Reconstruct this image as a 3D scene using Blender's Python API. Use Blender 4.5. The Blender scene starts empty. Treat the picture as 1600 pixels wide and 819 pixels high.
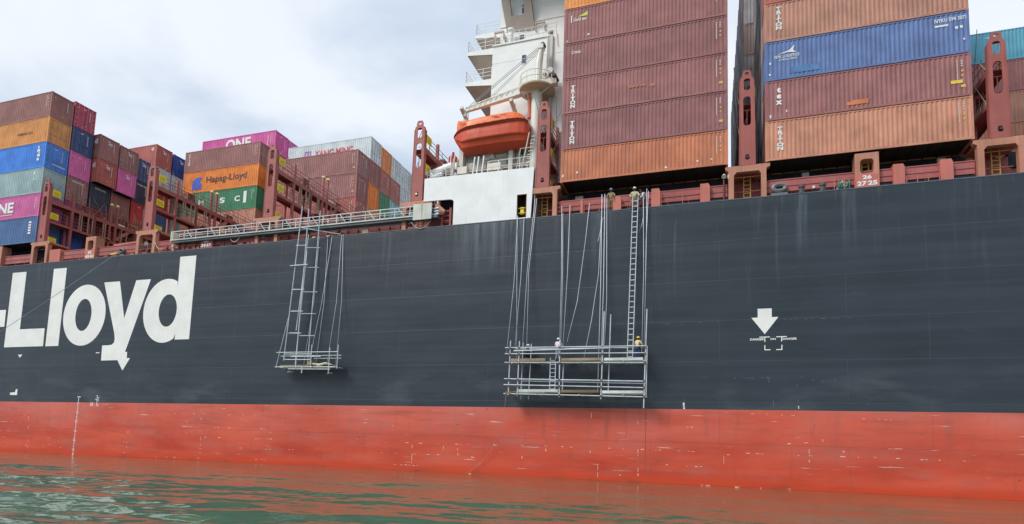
CLX, CLY, EXPO = 2.3, 0.6, 0.70
WAT1, WAT2, WSPEC = (.056,.122,.068), (.076,.145,.082), .55
HULL1, HULL2 = (.023,.032,.043), (.034,.045,.059)
BOOT1, BOOT2, BOOT3 = (.50,.054,.026), (.68,.104,.056), (.66,.195,.160)
import bpy, math, random
import numpy as np
from mathutils import Vector, Matrix
from mathutils.geometry import tessellate_polygon
random.seed(7); RNG = np.random.default_rng(7)
SC = bpy.context.scene
COL = SC.collection
R = math.radians

# ------------------------------------------------------------------ camera
cam_d = bpy.data.cameras.new('camera'); cam = bpy.data.objects.new('camera', cam_d); COL.objects.link(cam)
YAW, PITCH, ROLL = .3284, .1035, .0331
_f = Vector((-math.sin(YAW)*math.cos(PITCH), math.cos(YAW)*math.cos(PITCH), math.sin(PITCH)))
_r = Vector((math.cos(YAW), math.sin(YAW), 0)); _u = _r.cross(_f)
_r2 = _r*math.cos(ROLL)+_u*math.sin(ROLL); _u2 = _u*math.cos(ROLL)-_r*math.sin(ROLL)
m = Matrix((_r2, _u2, -_f)).transposed().to_4x4(); m.translation = Vector((0, -43.931, 2.186))
cam.matrix_world = m
cam_d.sensor_width = 36; cam_d.lens = 957.417/1600*36
cam_d.shift_y = (598.47-409.5)/1600
cam_d.clip_start = .1; cam_d.clip_end = 6000
SC.camera = cam

# ------------------------------------------------------------------ light
SUN_EL, SUN_DIR = 42, Vector((-1.0, -1.15, 0)).normalized()      # the sun stands to the left of the camera, behind it
sun_d = bpy.data.lights.new('sun', 'SUN'); sun = bpy.data.objects.new('sun', sun_d); COL.objects.link(sun)
to_sun = Vector((SUN_DIR.x*math.cos(R(SUN_EL)), SUN_DIR.y*math.cos(R(SUN_EL)), math.sin(R(SUN_EL))))
sun.rotation_euler = to_sun.to_track_quat('Z', 'Y').to_euler()
sun_d.energy = 1.45; sun_d.angle = R(18); sun_d.color = (1, .96, .9)

W = bpy.data.worlds.new('World'); SC.world = W; W.use_nodes = True
nt = W.node_tree; nt.nodes.clear()
def N(t, k, **kw):
    n = t.nodes.new(k)
    for a, b in kw.items(): setattr(n, a, b)
    return n
def LK(t, a, b): t.links.new(a, b)
out = N(nt, 'ShaderNodeOutputWorld'); bg = N(nt, 'ShaderNodeBackground'); bg.inputs['Strength'].default_value = .1
sky = N(nt, 'ShaderNodeTexSky', sky_type='NISHITA', sun_disc=False)
sky.sun_elevation = R(SUN_EL); sky.sun_rotation = math.atan2(SUN_DIR.x, SUN_DIR.y)
tc = N(nt, 'ShaderNodeTexCoord'); sep = N(nt, 'ShaderNodeSeparateXYZ'); LK(nt, tc.outputs['Generated'], sep.inputs[0])
zz = N(nt, 'ShaderNodeMath', operation='ADD'); zz.inputs[1].default_value = .30
mx = N(nt, 'ShaderNodeMath', operation='MAXIMUM'); mx.inputs[1].default_value = 0.0
LK(nt, sep.outputs[2], mx.inputs[0]); LK(nt, mx.outputs[0], zz.inputs[0])
comb = N(nt, 'ShaderNodeCombineXYZ')
for i in (0, 1):
    dv = N(nt, 'ShaderNodeMath', operation='DIVIDE'); LK(nt, sep.outputs[i], dv.inputs[0]); LK(nt, zz.outputs[0], dv.inputs[1]); LK(nt, dv.outputs[0], comb.inputs[i])
def cloud(scale, detail, off, lo, hi, dist=.4):
    mp = N(nt, 'ShaderNodeMapping'); mp.inputs['Location'].default_value = off; LK(nt, comb.outputs[0], mp.inputs[0])
    n = N(nt, 'ShaderNodeTexNoise'); n.inputs['Scale'].default_value = scale; n.inputs['Detail'].default_value = detail
    n.inputs['Roughness'].default_value = .52; n.inputs['Distortion'].default_value = dist; LK(nt, mp.outputs[0], n.inputs['Vector'])
    r = N(nt, 'ShaderNodeMapRange', interpolation_type='SMOOTHSTEP'); r.inputs[1].default_value = lo; r.inputs[2].default_value = hi
    LK(nt, n.outputs[0], r.inputs[0]); return r.outputs[0]
def mixc(t, fac, a, b):
    mxn = N(t, 'ShaderNodeMix', data_type='RGBA')
    for s, v in ((mxn.inputs[0], fac), (mxn.inputs[6], a), (mxn.inputs[7], b)):
        if isinstance(v, (float, int)): s.default_value = v
        elif isinstance(v, tuple): s.default_value = v if len(v) == 4 else (*v, 1)
        else: LK(t, v, s)
    return mxn.outputs[2]
c_big = cloud(1.35, 7, (CLX, CLY, 0), .42, .60); c_fine = cloud(2.6, 5, (5.3, 1.7, 2), .40, .66, .8)
cl = mixc(nt, c_big, (3.5, 4.15, 5.15), (5.5, 5.85, 6.35))          # grey-blue undersides to bright white cloud
cl2 = mixc(nt, c_fine, cl, (5.4, 5.8, 6.3))
cl3 = mixc(nt, .38, cl, cl2)
c_cov = cloud(.8, 3, (9.1, 4.2, 1), .18, .50)
LK(nt, mixc(nt, c_cov, mixc(nt, .82, sky.outputs[0], cl3), cl3), bg.inputs['Color'])
LK(nt, bg.outputs[0], out.inputs['Surface'])
SC.view_settings.view_transform = 'Standard'; SC.view_settings.look = 'None'; SC.view_settings.exposure = EXPO; SC.view_settings.gamma = 1
SC.cycles.max_bounces = 6; SC.cycles.diffuse_bounces = 3; SC.cycles.glossy_bounces = 3
SC.cycles.use_denoising = True

# ------------------------------------------------------------------ helpers
def s2l(c): return tuple(((v/255)/12.92 if v/255 <= .04045 else ((v/255+.055)/1.055)**2.4) for v in c)
def alb(c, k=1.0): return tuple(min(.86, max(.012, v*k)) for v in s2l(c))
class MB:
    def __init__(s): s.v = []; s.f = []
    def add(s, v, f):
        o = len(s.v); s.v += [tuple(p) for p in v]; s.f += [tuple(i+o for i in q) for q in f]; return s
    def box(s, x0, x1, y0, y1, z0, z1):
        return s.add([(x0,y0,z0),(x1,y0,z0),(x1,y1,z0),(x0,y1,z0),(x0,y0,z1),(x1,y0,z1),(x1,y1,z1),(x0,y1,z1)],
                     [(0,3,2,1),(4,5,6,7),(0,1,5,4),(1,2,6,5),(2,3,7,6),(3,0,4,7)])
    def beam(s, p, q, w, h=None, up=(0,0,1)):
        h = h or w; p, q = Vector(p), Vector(q); d = (q-p).normalized(); u = Vector(up)
        if abs(d.dot(u)) > .98: u = Vector((0,1,0))
        a = d.cross(u).normalized()*w/2; b = a.cross(d).normalized()*h/2
        v = [p-a-b, p+a-b, p+a+b, p-a+b, q-a-b, q+a-b, q+a+b, q-a+b]
        return s.add(v, [(0,3,2,1),(4,5,6,7),(0,1,5,4),(1,2,6,5),(2,3,7,6),(3,0,4,7)])
    def tube(s, pts, r, n=6, cap=True):
        pts = [Vector(p) for p in pts]; rs = r if isinstance(r, (list, tuple)) else [r]*len(pts); v = []; f = []
        pu = None
        for i, p in enumerate(pts):
            d = (pts[min(i+1, len(pts)-1)]-pts[max(i-1, 0)]).normalized()
            u = Vector((0,0,1)) if abs(d.z) < .9 else Vector((0,1,0))
            a = d.cross(u).normalized(); b = d.cross(a)
            v += [p+(a*math.cos(t*2*math.pi/n)+b*math.sin(t*2*math.pi/n))*rs[i] for t in range(n)]
        for i in range(len(pts)-1):
            for t in range(n): f.append((i*n+t, i*n+(t+1) % n, (i+1)*n+(t+1) % n, (i+1)*n+t))
        if cap: f += [tuple(range(n-1, -1, -1)), tuple(range((len(pts)-1)*n, len(pts)*n))]
        return s.add(v, f)
    def sheet(s, outline, y, holes=()):                # flat figure in a plane y = const, outline of (x, z)
        loops = [list(outline)]+[list(h) for h in holes]
        tri = tessellate_polygon([[Vector((a, b, 0)) for a, b in l] for l in loops]); fl = [p for l in loops for p in l]
        f = []
        for t in tri:
            a, b, c = (Vector(fl[i]) for i in t)
            f.append(t if (b-a).cross(c-a) > 0 else (t[0], t[2], t[1]))
        return s.add([(a, y, b) for a, b in fl], f)
    def prism(s, outline, y0, y1, holes=()):           # the same figure with depth, front at y0
        loops = [list(outline)]+[list(h) for h in holes]; fl = [p for l in loops for p in l]; n = len(fl)
        s2 = MB().sheet(outline, y0, holes)
        f = list(s2.f)+[tuple(reversed([i+n for i in q])) for q in s2.f]; o = 0
        for l in loops:
            k = len(l); f += [(o+i, o+(i+1) % k, n+o+(i+1) % k, n+o+i) for i in range(k)]; o += k
        return s.add([(a, y0, b) for a, b in fl]+[(a, y1, b) for a, b in fl], f)
    def loft(s, rings, close=False, caps=True):
        n = len(rings[0]); v = [p for r_ in rings for p in r_]; f = []
        for i in range(len(rings)-1):
            for t in range(n if close else n-1): f.append((i*n+t, i*n+(t+1) % n, (i+1)*n+(t+1) % n, (i+1)*n+t))
        if caps: f += [tuple(range(n-1, -1, -1)), tuple(range((len(rings)-1)*n, len(rings)*n))]
        return s.add(v, f)
    def mesh(s, name, smooth=False):
        me = bpy.data.meshes.new(name); me.from_pydata(s.v, [], s.f); me.update()
        if smooth: me.polygons.foreach_set('use_smooth', [True]*len(me.polygons))
        return me
    def build(s, name, mat, parent=None, loc=(0,0,0), smooth=False, label=None, kind=None):
        me = s.mesh(name, smooth); me.materials.append(mat)
        return link(name, me, parent, loc, None, label, kind)
def link(name, me, parent=None, loc=(0,0,0), mat=None, label=None, kind=None):
    o = bpy.data.objects.new(name, me); COL.objects.link(o); o.location = loc
    if mat is not None: o.material_slots[0].link = 'OBJECT'; o.material_slots[0].material = mat
    if parent is not None: o.parent = parent
    if label: o['label'] = label
    if kind: o['kind'] = kind
    return o
def tag(o, label, cat, group=None):
    o['label'] = label; o['category'] = cat
    if group: o['group'] = group
    return o
def thing(name, label, cat, loc=(0,0,0), group=None, rz=0):
    o = bpy.data.objects.new(name, None); COL.objects.link(o); o.location = loc; o.rotation_euler.z = rz; o.empty_display_size = .3
    return tag(o, label, cat, group)
def copy_tree(o, loc=None, parent=None):
    c = o.copy(); COL.objects.link(c)
    if parent is not None: c.parent = parent
    if loc is not None: c.location = loc
    for ch in o.children: copy_tree(ch, None, c)
    return c
def ell(cx, cz, rx, rz, n=40, a0=0, a1=360): return [(cx+rx*math.cos(R(a0+(a1-a0)*i/n)), cz+rz*math.sin(R(a0+(a1-a0)*i/n))) for i in range(n+(a1-a0 < 360))]
def rrect(x0, x1, z0, z1, r, n=4):
    p = []
    for cx, cz, a in ((x1-r, z1-r, 0), (x0+r, z1-r, 90), (x0+r, z0+r, 180), (x1-r, z0+r, 270)):
        p += [(cx+r*math.cos(R(a+90*i/n)), cz+r*math.sin(R(a+90*i/n))) for i in range(n+1)]
    return p

# ------------------------------------------------------------------ materials
MATS = {}
def paint(name, rgb, rough=.5, var=.16, dirt=.25, dirt_rgb=(.16,.11,.08), streak=.25, spec=.4, scale=.7, fine=.06):
    """Weathered paint: broad fading, vertical streaks, speckled grime; varies from object to object."""
    if name in MATS: return MATS[name]
    M = bpy.data.materials.new(name); MATS[name] = M; M.use_nodes = True; t = M.node_tree; b = t.nodes['Principled BSDF']
    tc = N(t, 'ShaderNodeTexCoord'); oi = N(t, 'ShaderNodeObjectInfo'); ad = N(t, 'ShaderNodeVectorMath', operation='ADD')
    ml = N(t, 'ShaderNodeMath', operation='MULTIPLY'); ml.inputs[1].default_value = 90; LK(t, oi.outputs['Random'], ml.inputs[0])
    LK(t, tc.outputs['Object'], ad.inputs[0]); LK(t, ml.outputs[0], ad.inputs[1])
    def noise(sc, det, vec, lo, hi):
        mp = N(t, 'ShaderNodeMapping'); mp.inputs['Scale'].default_value = vec; LK(t, ad.outputs[0], mp.inputs[0])
        n = N(t, 'ShaderNodeTexNoise'); n.inputs['Scale'].default_value = sc; n.inputs['Detail'].default_value = det; LK(t, mp.outputs[0], n.inputs['Vector'])
        r = N(t, 'ShaderNodeMapRange'); r.inputs[1].default_value = lo; r.inputs[2].default_value = hi; LK(t, n.outputs[0], r.inputs[0]); return r.outputs[0]
    def mul(f, k):
        q = N(t, 'ShaderNodeMath', operation='MULTIPLY'); q.inputs[1].default_value = k; LK(t, f, q.inputs[0]); return q.outputs[0]
    lt = tuple(min(.9, v*(1+var)+.02*var) for v in rgb); dk = tuple(v*(1-var) for v in rgb)
    c = mixc(t, noise(scale, 4, (1,1,1), .35, .65), dk, lt)
    c = mixc(t, mul(noise(1.1, 4, (5,5,.35), .52, .75), streak), c, tuple(min(.8, v*1.5+.03) for v in rgb))
    c = mixc(t, mul(noise(1.6, 5, (4,4,.5), .60, .78), dirt), c, dirt_rgb)
    c = mixc(t, mul(noise(14, 3, (1,1,1), .4, .7), fine*2), c, tuple(v*.6 for v in rgb))
    LK(t, c, b.inputs['Base Color'])
    rr = N(t, 'ShaderNodeMapRange'); rr.inputs[3].default_value = rough-.08; rr.inputs[4].default_value = rough+.12
    LK(t, noise(2.5, 3, (1,1,1), .3, .7), rr.inputs[0]); LK(t, rr.outputs[0], b.inputs['Roughness'])
    b.inputs['Specular IOR Level'].default_value = spec
    return M
def P(name, rgb, k=1.0, **kw): return paint(name, alb(rgb, k), **kw)
# ------------------------------------------------------------------ water
def water():
    def axis(lo, hi, st, far):
        a = list(np.arange(lo, hi+1e-6, st)); d = st
        l = [lo]; h = [hi]
        while l[-1] > -far: d *= 1.35; l.append(l[-1]-d)
        d = st
        while h[-1] < far: d *= 1.35; h.append(h[-1]+d)
        return np.array(l[:0:-1]+a+h[1:])
    xs = axis(-84, 26, .11, 2500); ys = axis(-35, 1, .085, 2500)
    X, Y = np.meshgrid(xs, ys); Z = np.zeros_like(X)
    for k in range(84):
        lam = .42*(5.5**RNG.random()) if k > 14 else 3.0+5*RNG.random()
        th = R(97)+RNG.normal(0, .50); kk = 2*math.pi/lam
        ph = RNG.random()*6.28
        slope = .0128*(1.25 if lam > 2 else 1.05)
        # ripples bunch into wind patches
        px, py = RNG.random(2)*6.28; env = .55+.45*np.sin(X*.11+px+.05*Y)*np.sin(Y*.17+py+.06*X)
        s = np.sin(kk*(math.cos(th)*X+math.sin(th)*Y)+ph)
        Z += slope/kk*(s if lam < 2 else s+.25*s*s)*(env if lam < 2.4 else 1)
    fade = np.clip((Y+37)/-60, 0, 1)
    calm = np.clip(.24+.76*(-Y-5)/16, .24, 1.25)           # the ship's side shelters the water next to it
    left = np.clip(1.0+(-(X+16))*.016, .5, 1.7)
    dist = np.hypot(X, Y+44); Z *= calm*left*np.clip(1.3-dist/260, 0, 1)
    v = np.stack([X.ravel(), Y.ravel(), Z.ravel()], 1); nx = len(xs); ny = len(ys)
    i = np.arange(nx-1)[None, :]+np.arange(ny-1)[:, None]*nx
    f = np.stack([i, i+1, i+1+nx, i+nx], 2).reshape(-1, 4)
    me = bpy.data.meshes.new('water'); me.vertices.add(len(v)); me.vertices.foreach_set('co', v.ravel().astype(np.float32))
    me.loops.add(f.size); me.loops.foreach_set('vertex_index', f.ravel().astype(np.int32))
    me.polygons.add(len(f)); me.polygons.foreach_set('loop_start', np.arange(0, f.size, 4, dtype=np.int32)); me.polygons.foreach_set('loop_total', np.full(len(f), 4, np.int32))
    me.polygons.foreach_set('use_smooth', [True]*len(f)); me.update(calc_edges=True)
    M = bpy.data.materials.new('harbour_water'); M.use_nodes = True; t = M.node_tree; b = t.nodes['Principled BSDF']
    tc = N(t, 'ShaderNodeTexCoord')
    n = N(t, 'ShaderNodeTexNoise'); n.inputs['Scale'].default_value = .22; n.inputs['Detail'].default_value = 3; LK(t, tc.outputs['Object'], n.inputs['Vector'])
    LK(t, mixc(t, n.outputs[0], WAT1, WAT2), b.inputs['Base Color'])
    b.inputs['Roughness'].default_value = .045; b.inputs['IOR'].default_value = 1.41; b.inputs['Specular IOR Level'].default_value = WSPEC
    n2 = N(t, 'ShaderNodeTexNoise'); n2.inputs['Scale'].default_value = 3.6; n2.inputs['Detail'].default_value = 4; LK(t, tc.outputs['Object'], n2.inputs['Vector'])
    bp = N(t, 'ShaderNodeBump'); bp.inputs['Strength'].default_value = .12; bp.inputs['Distance'].default_value = .06; LK(t, n2.outputs[0], bp.inputs['Height']); LK(t, bp.outputs[0], b.inputs['Normal'])
    me.materials.append(M); o = link('water', me, kind='structure'); o['label'] = 'green harbour water rippling along the ship side'
water()

# ------------------------------------------------------------------ the ship's hull
ZD, ZP = 19.89, 5.15
ship = thing('container_ship', 'long dark blue grey container ship with red boot top lying in green water', 'ship')
def hull_mat(name, boot):
    M = bpy.data.materials.new(name); M.use_nodes = True; t = M.node_tree; b = t.nodes['Principled BSDF']
    tc = N(t, 'ShaderNodeTexCoord'); sp = N(t, 'ShaderNodeSeparateXYZ'); LK(t, tc.outputs['Object'], sp.inputs[0])
    def noise(sc, vec, lo, hi, det=5, off=(0,0,0), rough=.55):
        mp = N(t, 'ShaderNodeMapping'); mp.inputs['Scale'].default_value = vec; mp.inputs['Location'].default_value = off; LK(t, tc.outputs['Object'], mp.inputs[0])
        n = N(t, 'ShaderNodeTexNoise'); n.inputs['Scale'].default_value = sc; n.inputs['Detail'].default_value = det; n.inputs['Roughness'].default_value = rough; LK(t, mp.outputs[0], n.inputs['Vector'])
        r = N(t, 'ShaderNodeMapRange'); r.inputs[1].default_value = lo; r.inputs[2].default_value = hi; LK(t, n.outputs[0], r.inputs[0]); return r.outputs[0]
    def math_(op, a, c):
        q = N(t, 'ShaderNodeMath', operation=op); q.use_clamp = True
        for i, v in enumerate((a, c)):
            if isinstance(v, (float, int)): q.inputs[i].default_value = v
            else: LK(t, v, q.inputs[i])
        return q.outputs[0]
    def ramp(lo, hi):
        r = N(t, 'ShaderNodeMapRange'); r.inputs[1].default_value = lo; r.inputs[2].default_value = hi; LK(t, sp.outputs[2], r.inputs[0]); return r.outputs[0]
    # welded plate seams, as fine relief
    cb = N(t, 'ShaderNodeCombineXYZ'); LK(t, sp.outputs[0], cb.inputs[0]); LK(t, sp.outputs[2], cb.inputs[1])
    br = N(t, 'ShaderNodeTexBrick'); br.inputs['Scale'].default_value = 1; br.inputs['Mortar Size'].default_value = .022; br.inputs['Mortar Smooth'].default_value = .5
    br.inputs['Brick Width'].default_value = 12.4; br.inputs['Row Height'].default_value = 2.83; br.offset = .37; br.inputs['Bias'].default_value = 0
    LK(t, cb.outputs[0], br.inputs['Vector']); seam = br.outputs['Fac']
    if not boot:
        c = mixc(t, noise(.16, (1,1,2.2), .33, .67, 4), HULL1, HULL2)
        c = mixc(t, math_('MULTIPLY', noise(.5, (.06,1,3.2), .42, .72, 5), .55), c, (.052,.066,.082))        # long horizontal scuff bands
        c = mixc(t, math_('MULTIPLY', noise(.9, (.12,1,5), .56, .78, 6, (3,0,7)), .5), c, (.020,.026,.034))
        c = mixc(t, math_('MULTIPLY', noise(2.2, (.25,1,1.6), .62, .80, 5, (9,0,3)), .4), c, (.085,.10,.115))
        st = math_('MULTIPLY', noise(.85, (1,1,.035), .53, .72, 5), ramp(11.5, 19.9))                           # runs from the scuppers at the deck edge
        st2 = math_('MULTIPLY', noise(3.6, (1,1,.05), .50, .74, 4, (2,0,0)), .6)
        c = mixc(t, math_('MULTIPLY', math_('MULTIPLY', st, st2), 1.0), c, (.17,.195,.215))
        c = mixc(t, math_('MULTIPLY', math_('MULTIPLY', noise(2.8, (1,1,.06), .60, .74, 4, (6,0,1)), ramp(15, 20)), .5), c, (.19,.13,.09))
        low = math_('MULTIPLY', ramp(8.2, 7.0), noise(.7, (.25,1,.8), .50, .68, 4, (1,0,4)))                    # rubbed by tugs and fenders
        for xc, hw, k_ in ((-17.2,3.4,.75),(5.25,.42,.9),(-8.4,1.0,.4),(8.1,.5,.5)):                                  # heavier runs under the screen and the fittings
            q1 = N(t, 'ShaderNodeMath', operation='SUBTRACT'); LK(t, sp.outputs[0], q1.inputs[0]); q1.inputs[1].default_value = xc
            q2 = N(t, 'ShaderNodeMath', operation='ABSOLUTE'); LK(t, q1.outputs[0], q2.inputs[0])
            q3 = N(t, 'ShaderNodeMapRange'); q3.inputs[1].default_value = hw; q3.inputs[2].default_value = hw*.55; LK(t, q2.outputs[0], q3.inputs[0])
            w = math_('MULTIPLY', math_('MULTIPLY', q3.outputs[0], ramp(15.2, 20.2)), noise(2.3, (1,1,.07), .36, .66, 4, (xc,0,2)))
            c = mixc(t, math_('MULTIPLY', w, k_), c, (.19,.23,.265))
        c = mixc(t, math_('MULTIPLY', low, .45), c, (.11,.125,.14))
        c = mixc(t, math_('MULTIPLY', seam, .55), c, (.070,.085,.10))
        ro = (.30, .46)
    else:
        c = mixc(t, noise(.30, (.45,1,2.0), .34, .66, 6), BOOT1, BOOT2)
        c = mixc(t, math_('MULTIPLY', noise(.8, (.30,1,1.1), .50, .66, 6, (5,0,8), .62), .5), c, (.46,.135,.105))
        c = mixc(t, math_('MULTIPLY', math_('MULTIPLY', noise(1.3, (1,1,.10), .54, .70, 5, (8,0,3)), ramp(1.5, 4.9)), .55), c, (.27,.085,.070))
        fadez = math_('MULTIPLY', ramp(1.6, 5.4), noise(.30, (.35,1,1.2), .25, .62, 4, (4,0,0)))                # chalky fading above the old waterline
        c = mixc(t, math_('MULTIPLY', fadez, .78), c, BOOT3)
        c = mixc(t, math_('MULTIPLY', noise(.9, (.22,1,2.6), .52, .76, 6, (7,0,2)), .55), c, (.33,.075,.050))
        c = mixc(t, math_('MULTIPLY', noise(1.5, (1,1,.12), .60, .78, 5, (2,0,9)), .6), c, (.25,.07,.05))
        c = mixc(t, math_('MULTIPLY', noise(3.1, (.55,1,1.3), .66, .76, 5, (3,0,5)), .85), c, (.09,.045,.04))      # rust and scrapes down to primer
        c = mixc(t, math_('MULTIPLY', noise(4.2, (.10,1,1.8), .66, .71, 4, (11,0,5)), .7), c, (.72,.55,.50))
        wl = math_('MULTIPLY', ramp(.75, .15), 1.0)
        c = mixc(t, wl, c, (.60,.062,.022))                                                                       # kept wet by the swell
        c = mixc(t, math_('MULTIPLY', math_('MULTIPLY', ramp(.45, .1), noise(1.4, (.3,1,1), .50, .70, 4)), .40), c, (.14,.05,.03))
        c = mixc(t, math_('MULTIPLY', seam, .40), c, (.26,.06,.045))
        ro = (.48, .66)
    LK(t, c, b.inputs['Base Color'])
    rr = N(t, 'ShaderNodeMapRange'); rr.inputs[3].default_value, rr.inputs[4].default_value = ro; LK(t, noise(.8, (.4,1,2), .3, .7), rr.inputs[0]); LK(t, rr.outputs[0], b.inputs['Roughness'])
    b.inputs['Specular IOR Level'].default_value = .24 if boot else .32
    hs = N(t, 'ShaderNodeMath', operation='MULTIPLY_ADD'); hs.inputs[1].default_value = -.35; LK(t, seam, hs.inputs[0]); LK(t, noise(.55, (.55,1,1.1), 0, 1, 3), hs.inputs[2])
    bp = N(t, 'ShaderNodeBump'); bp.inputs['Strength'].default_value = .28; bp.inputs['Distance'].default_value = .05; LK(t, hs.outputs[0], bp.inputs['Height']); LK(t, bp.outputs[0], b.inputs['Normal'])
    return M
FOOT = [(-175,24),(-172,8),(-160,2),(-130,0),(90,0),(125,5),(150,14),(170,24),(150,34),(125,43),(90,48),(-130,48),(-160,46),(-172,40)]
def ring(z0, z1, n=1, cap=None):
    b = MB(); k = len(FOOT)
    b.v = [(x, y, z0) for x, y in FOOT]+[(x, y, z1) for x, y in FOOT]
    b.f = [(i, (i+1) % k, k+(i+1) % k, k+i) for i in range(k)]
    if cap == 'top': b.f.append(tuple(range(k, 2*k)))
    if cap == 'bottom': b.f.append(tuple(range(k-1, -1, -1)))
    return b
topside = ring(ZP, ZD).build('topside', hull_mat('topside_paint', False), ship, label='dark blue grey painted upper hull side')
boot = ring(-5, ZP, cap='bottom').build('boot_top', hull_mat('boot_top_paint', True), ship, label='faded red lower hull side with scrapes')
M_deck = P('deck_red', (150,85,78), .8, rough=.65)
b = MB(); b.v = [(x, y, ZD-.02) for x, y in FOOT]; b.f = [tuple(range(len(FOOT)))]; b.build('main_deck', M_deck, ship)
b = MB()                                                # rounded gunwale bar along the deck edge
b.beam((-130,.02,ZD+.0), (90,.02,ZD+.0), .10, .07); b.build('gunwale_bar', P('gunwale_grey', (88,98,110), rough=.5), ship)

# ------------------------------------------------------------------ painted lettering and marks on the hull, 4 mm proud
M_white = P('hull_letter_white', (238,236,232), 1.0, rough=.5, var=.05, dirt=.16, dirt_rgb=(.38,.40,.40), streak=.05)
YL = -.004
def mark(name, outl, holes=(), par=None, mat=None, label=None, y=YL): return MB().sheet(outl, y, holes).build(name, mat or M_white, par or topside, label=label)
mark('letter', [(-76.4,13.2),(-72.78,13.2),(-72.84,15.05),(-76.4,15.05)], label='white painted hyphen')
mark('letter', [(-72.45,19.1),(-72.45,10.95),(-66.5,10.95),(-66.55,12.84),(-70.3,12.84),(-70.3,19.1)], label='large white letter L')
mark('letter', [(-66.16,10.93),(-64.27,10.93),(-64.27,19.15),(-66.16,19.15)], label='white lower case letter l')
mark('letter', ell(-61.05,14.03,2.95,3.15,44), [ell(-61.15,14.05,1.12,1.66,32)], label='white letter o')
mark('letter', [(-58.7,17.28),(-56.58,17.28),(-55.51,13.5),(-54.4,17.26),(-52.5,17.26),(-54.55,11.3),(-54.95,10.17),(-55.2,9.6),(-55.85,9.34),(-58.04,9.32),(-58.1,10.84),(-57.3,10.84),(-56.8,10.9),(-56.55,11.1),(-56.5,11.5),(-56.66,12.1)], label='white letter y')
mark('arrow_mark', [(-55.2,10.13),(-54.68,10.13),(-54.64,9.52),(-54.22,9.52),(-55.06,8.3),(-55.95,9.46),(-55.5,9.52)], label='small white arrow at the foot of the letter y', y=-.008)
dl = [(-49.0,16.3),(-49.02,19.26),(-47.05,19.26),(-47.05,11.2),(-48.8,11.2),(-48.8,11.75)]
dl += [(-50.3+2.78*math.cos(R(a)), 14.05+3.12*math.sin(R(a))) for a in range(-62, -305, -9)]
dl = dl[:-1] if dl[-1][0] > -49.05 else dl
mark('letter', dl, [ell(-49.99,14.05,1.12,1.58,32)], label='white letter d')
mark('arrow_mark', [(2.46,12.03),(2.46,11.43),(2.06,11.42),(2.89,10.28),(3.75,11.43),(3.34,11.43),(3.34,12.03)], label='white arrow pointing down')
mark('triangle_mark', [(-70.13,10.12),(-69.8,9.78),(-69.46,10.11)])
mark('corner_mark', [(-70.66,5.86),(-69.56,5.84),(-69.60,6.5),(-69.86,6.42),(-69.9,6.14),(-70.66,6.1)])
mark('dash_mark', [(-58.85,10.08),(-58.38,10.07),(-58.38,10.16),(-58.85,10.17)])
fm = MB()
def bar(x0, x1, z0, z1): fm.sheet([(x0,z0),(x1,z0),(x1,z1),(x0,z1)], YL)
bar(2.55,3.21,10.05,10.11); bar(2.86,2.92,9.75,10.05); bar(3.61,4.25,10.05,10.11); bar(3.90,3.96,9.76,10.05)
bar(2.86,2.92,9.18,9.53); bar(2.92,3.23,9.18,9.24); bar(3.59,3.91,9.18,9.24); bar(3.91,3.97,9.18,9.53)
fm.build('frame_mark', M_white, topside, label='white corner frame marks')
fm = MB(); x = -60.57                                   # draught scale: short bars with a numeral every metre
M_mark = P('mark_white', (232,226,220), rough=.6, var=.06)
for i in range(29):
    z = 5.05-i*.185
    if i % 5 == 0: bar(x-.17, x+.17, z-.035, z+.05); bar(x-.17, x-.11, z-.035, z+.12); bar(x+.04, x+.10, z-.06, z+.12)
    else: bar(x-.06-.02*(i % 2), x+.07+.03*(i % 3 == 0), z-.04, z+.04)
fm.build('draught_scale', M_mark, boot, label='column of small white draught figures')
fm = MB(); bar(-60.75,-60.32,5.66,5.74); bar(-60.6,-60.52,5.22,5.6); fm.build('draught_mark', M_mark, topside)
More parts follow.
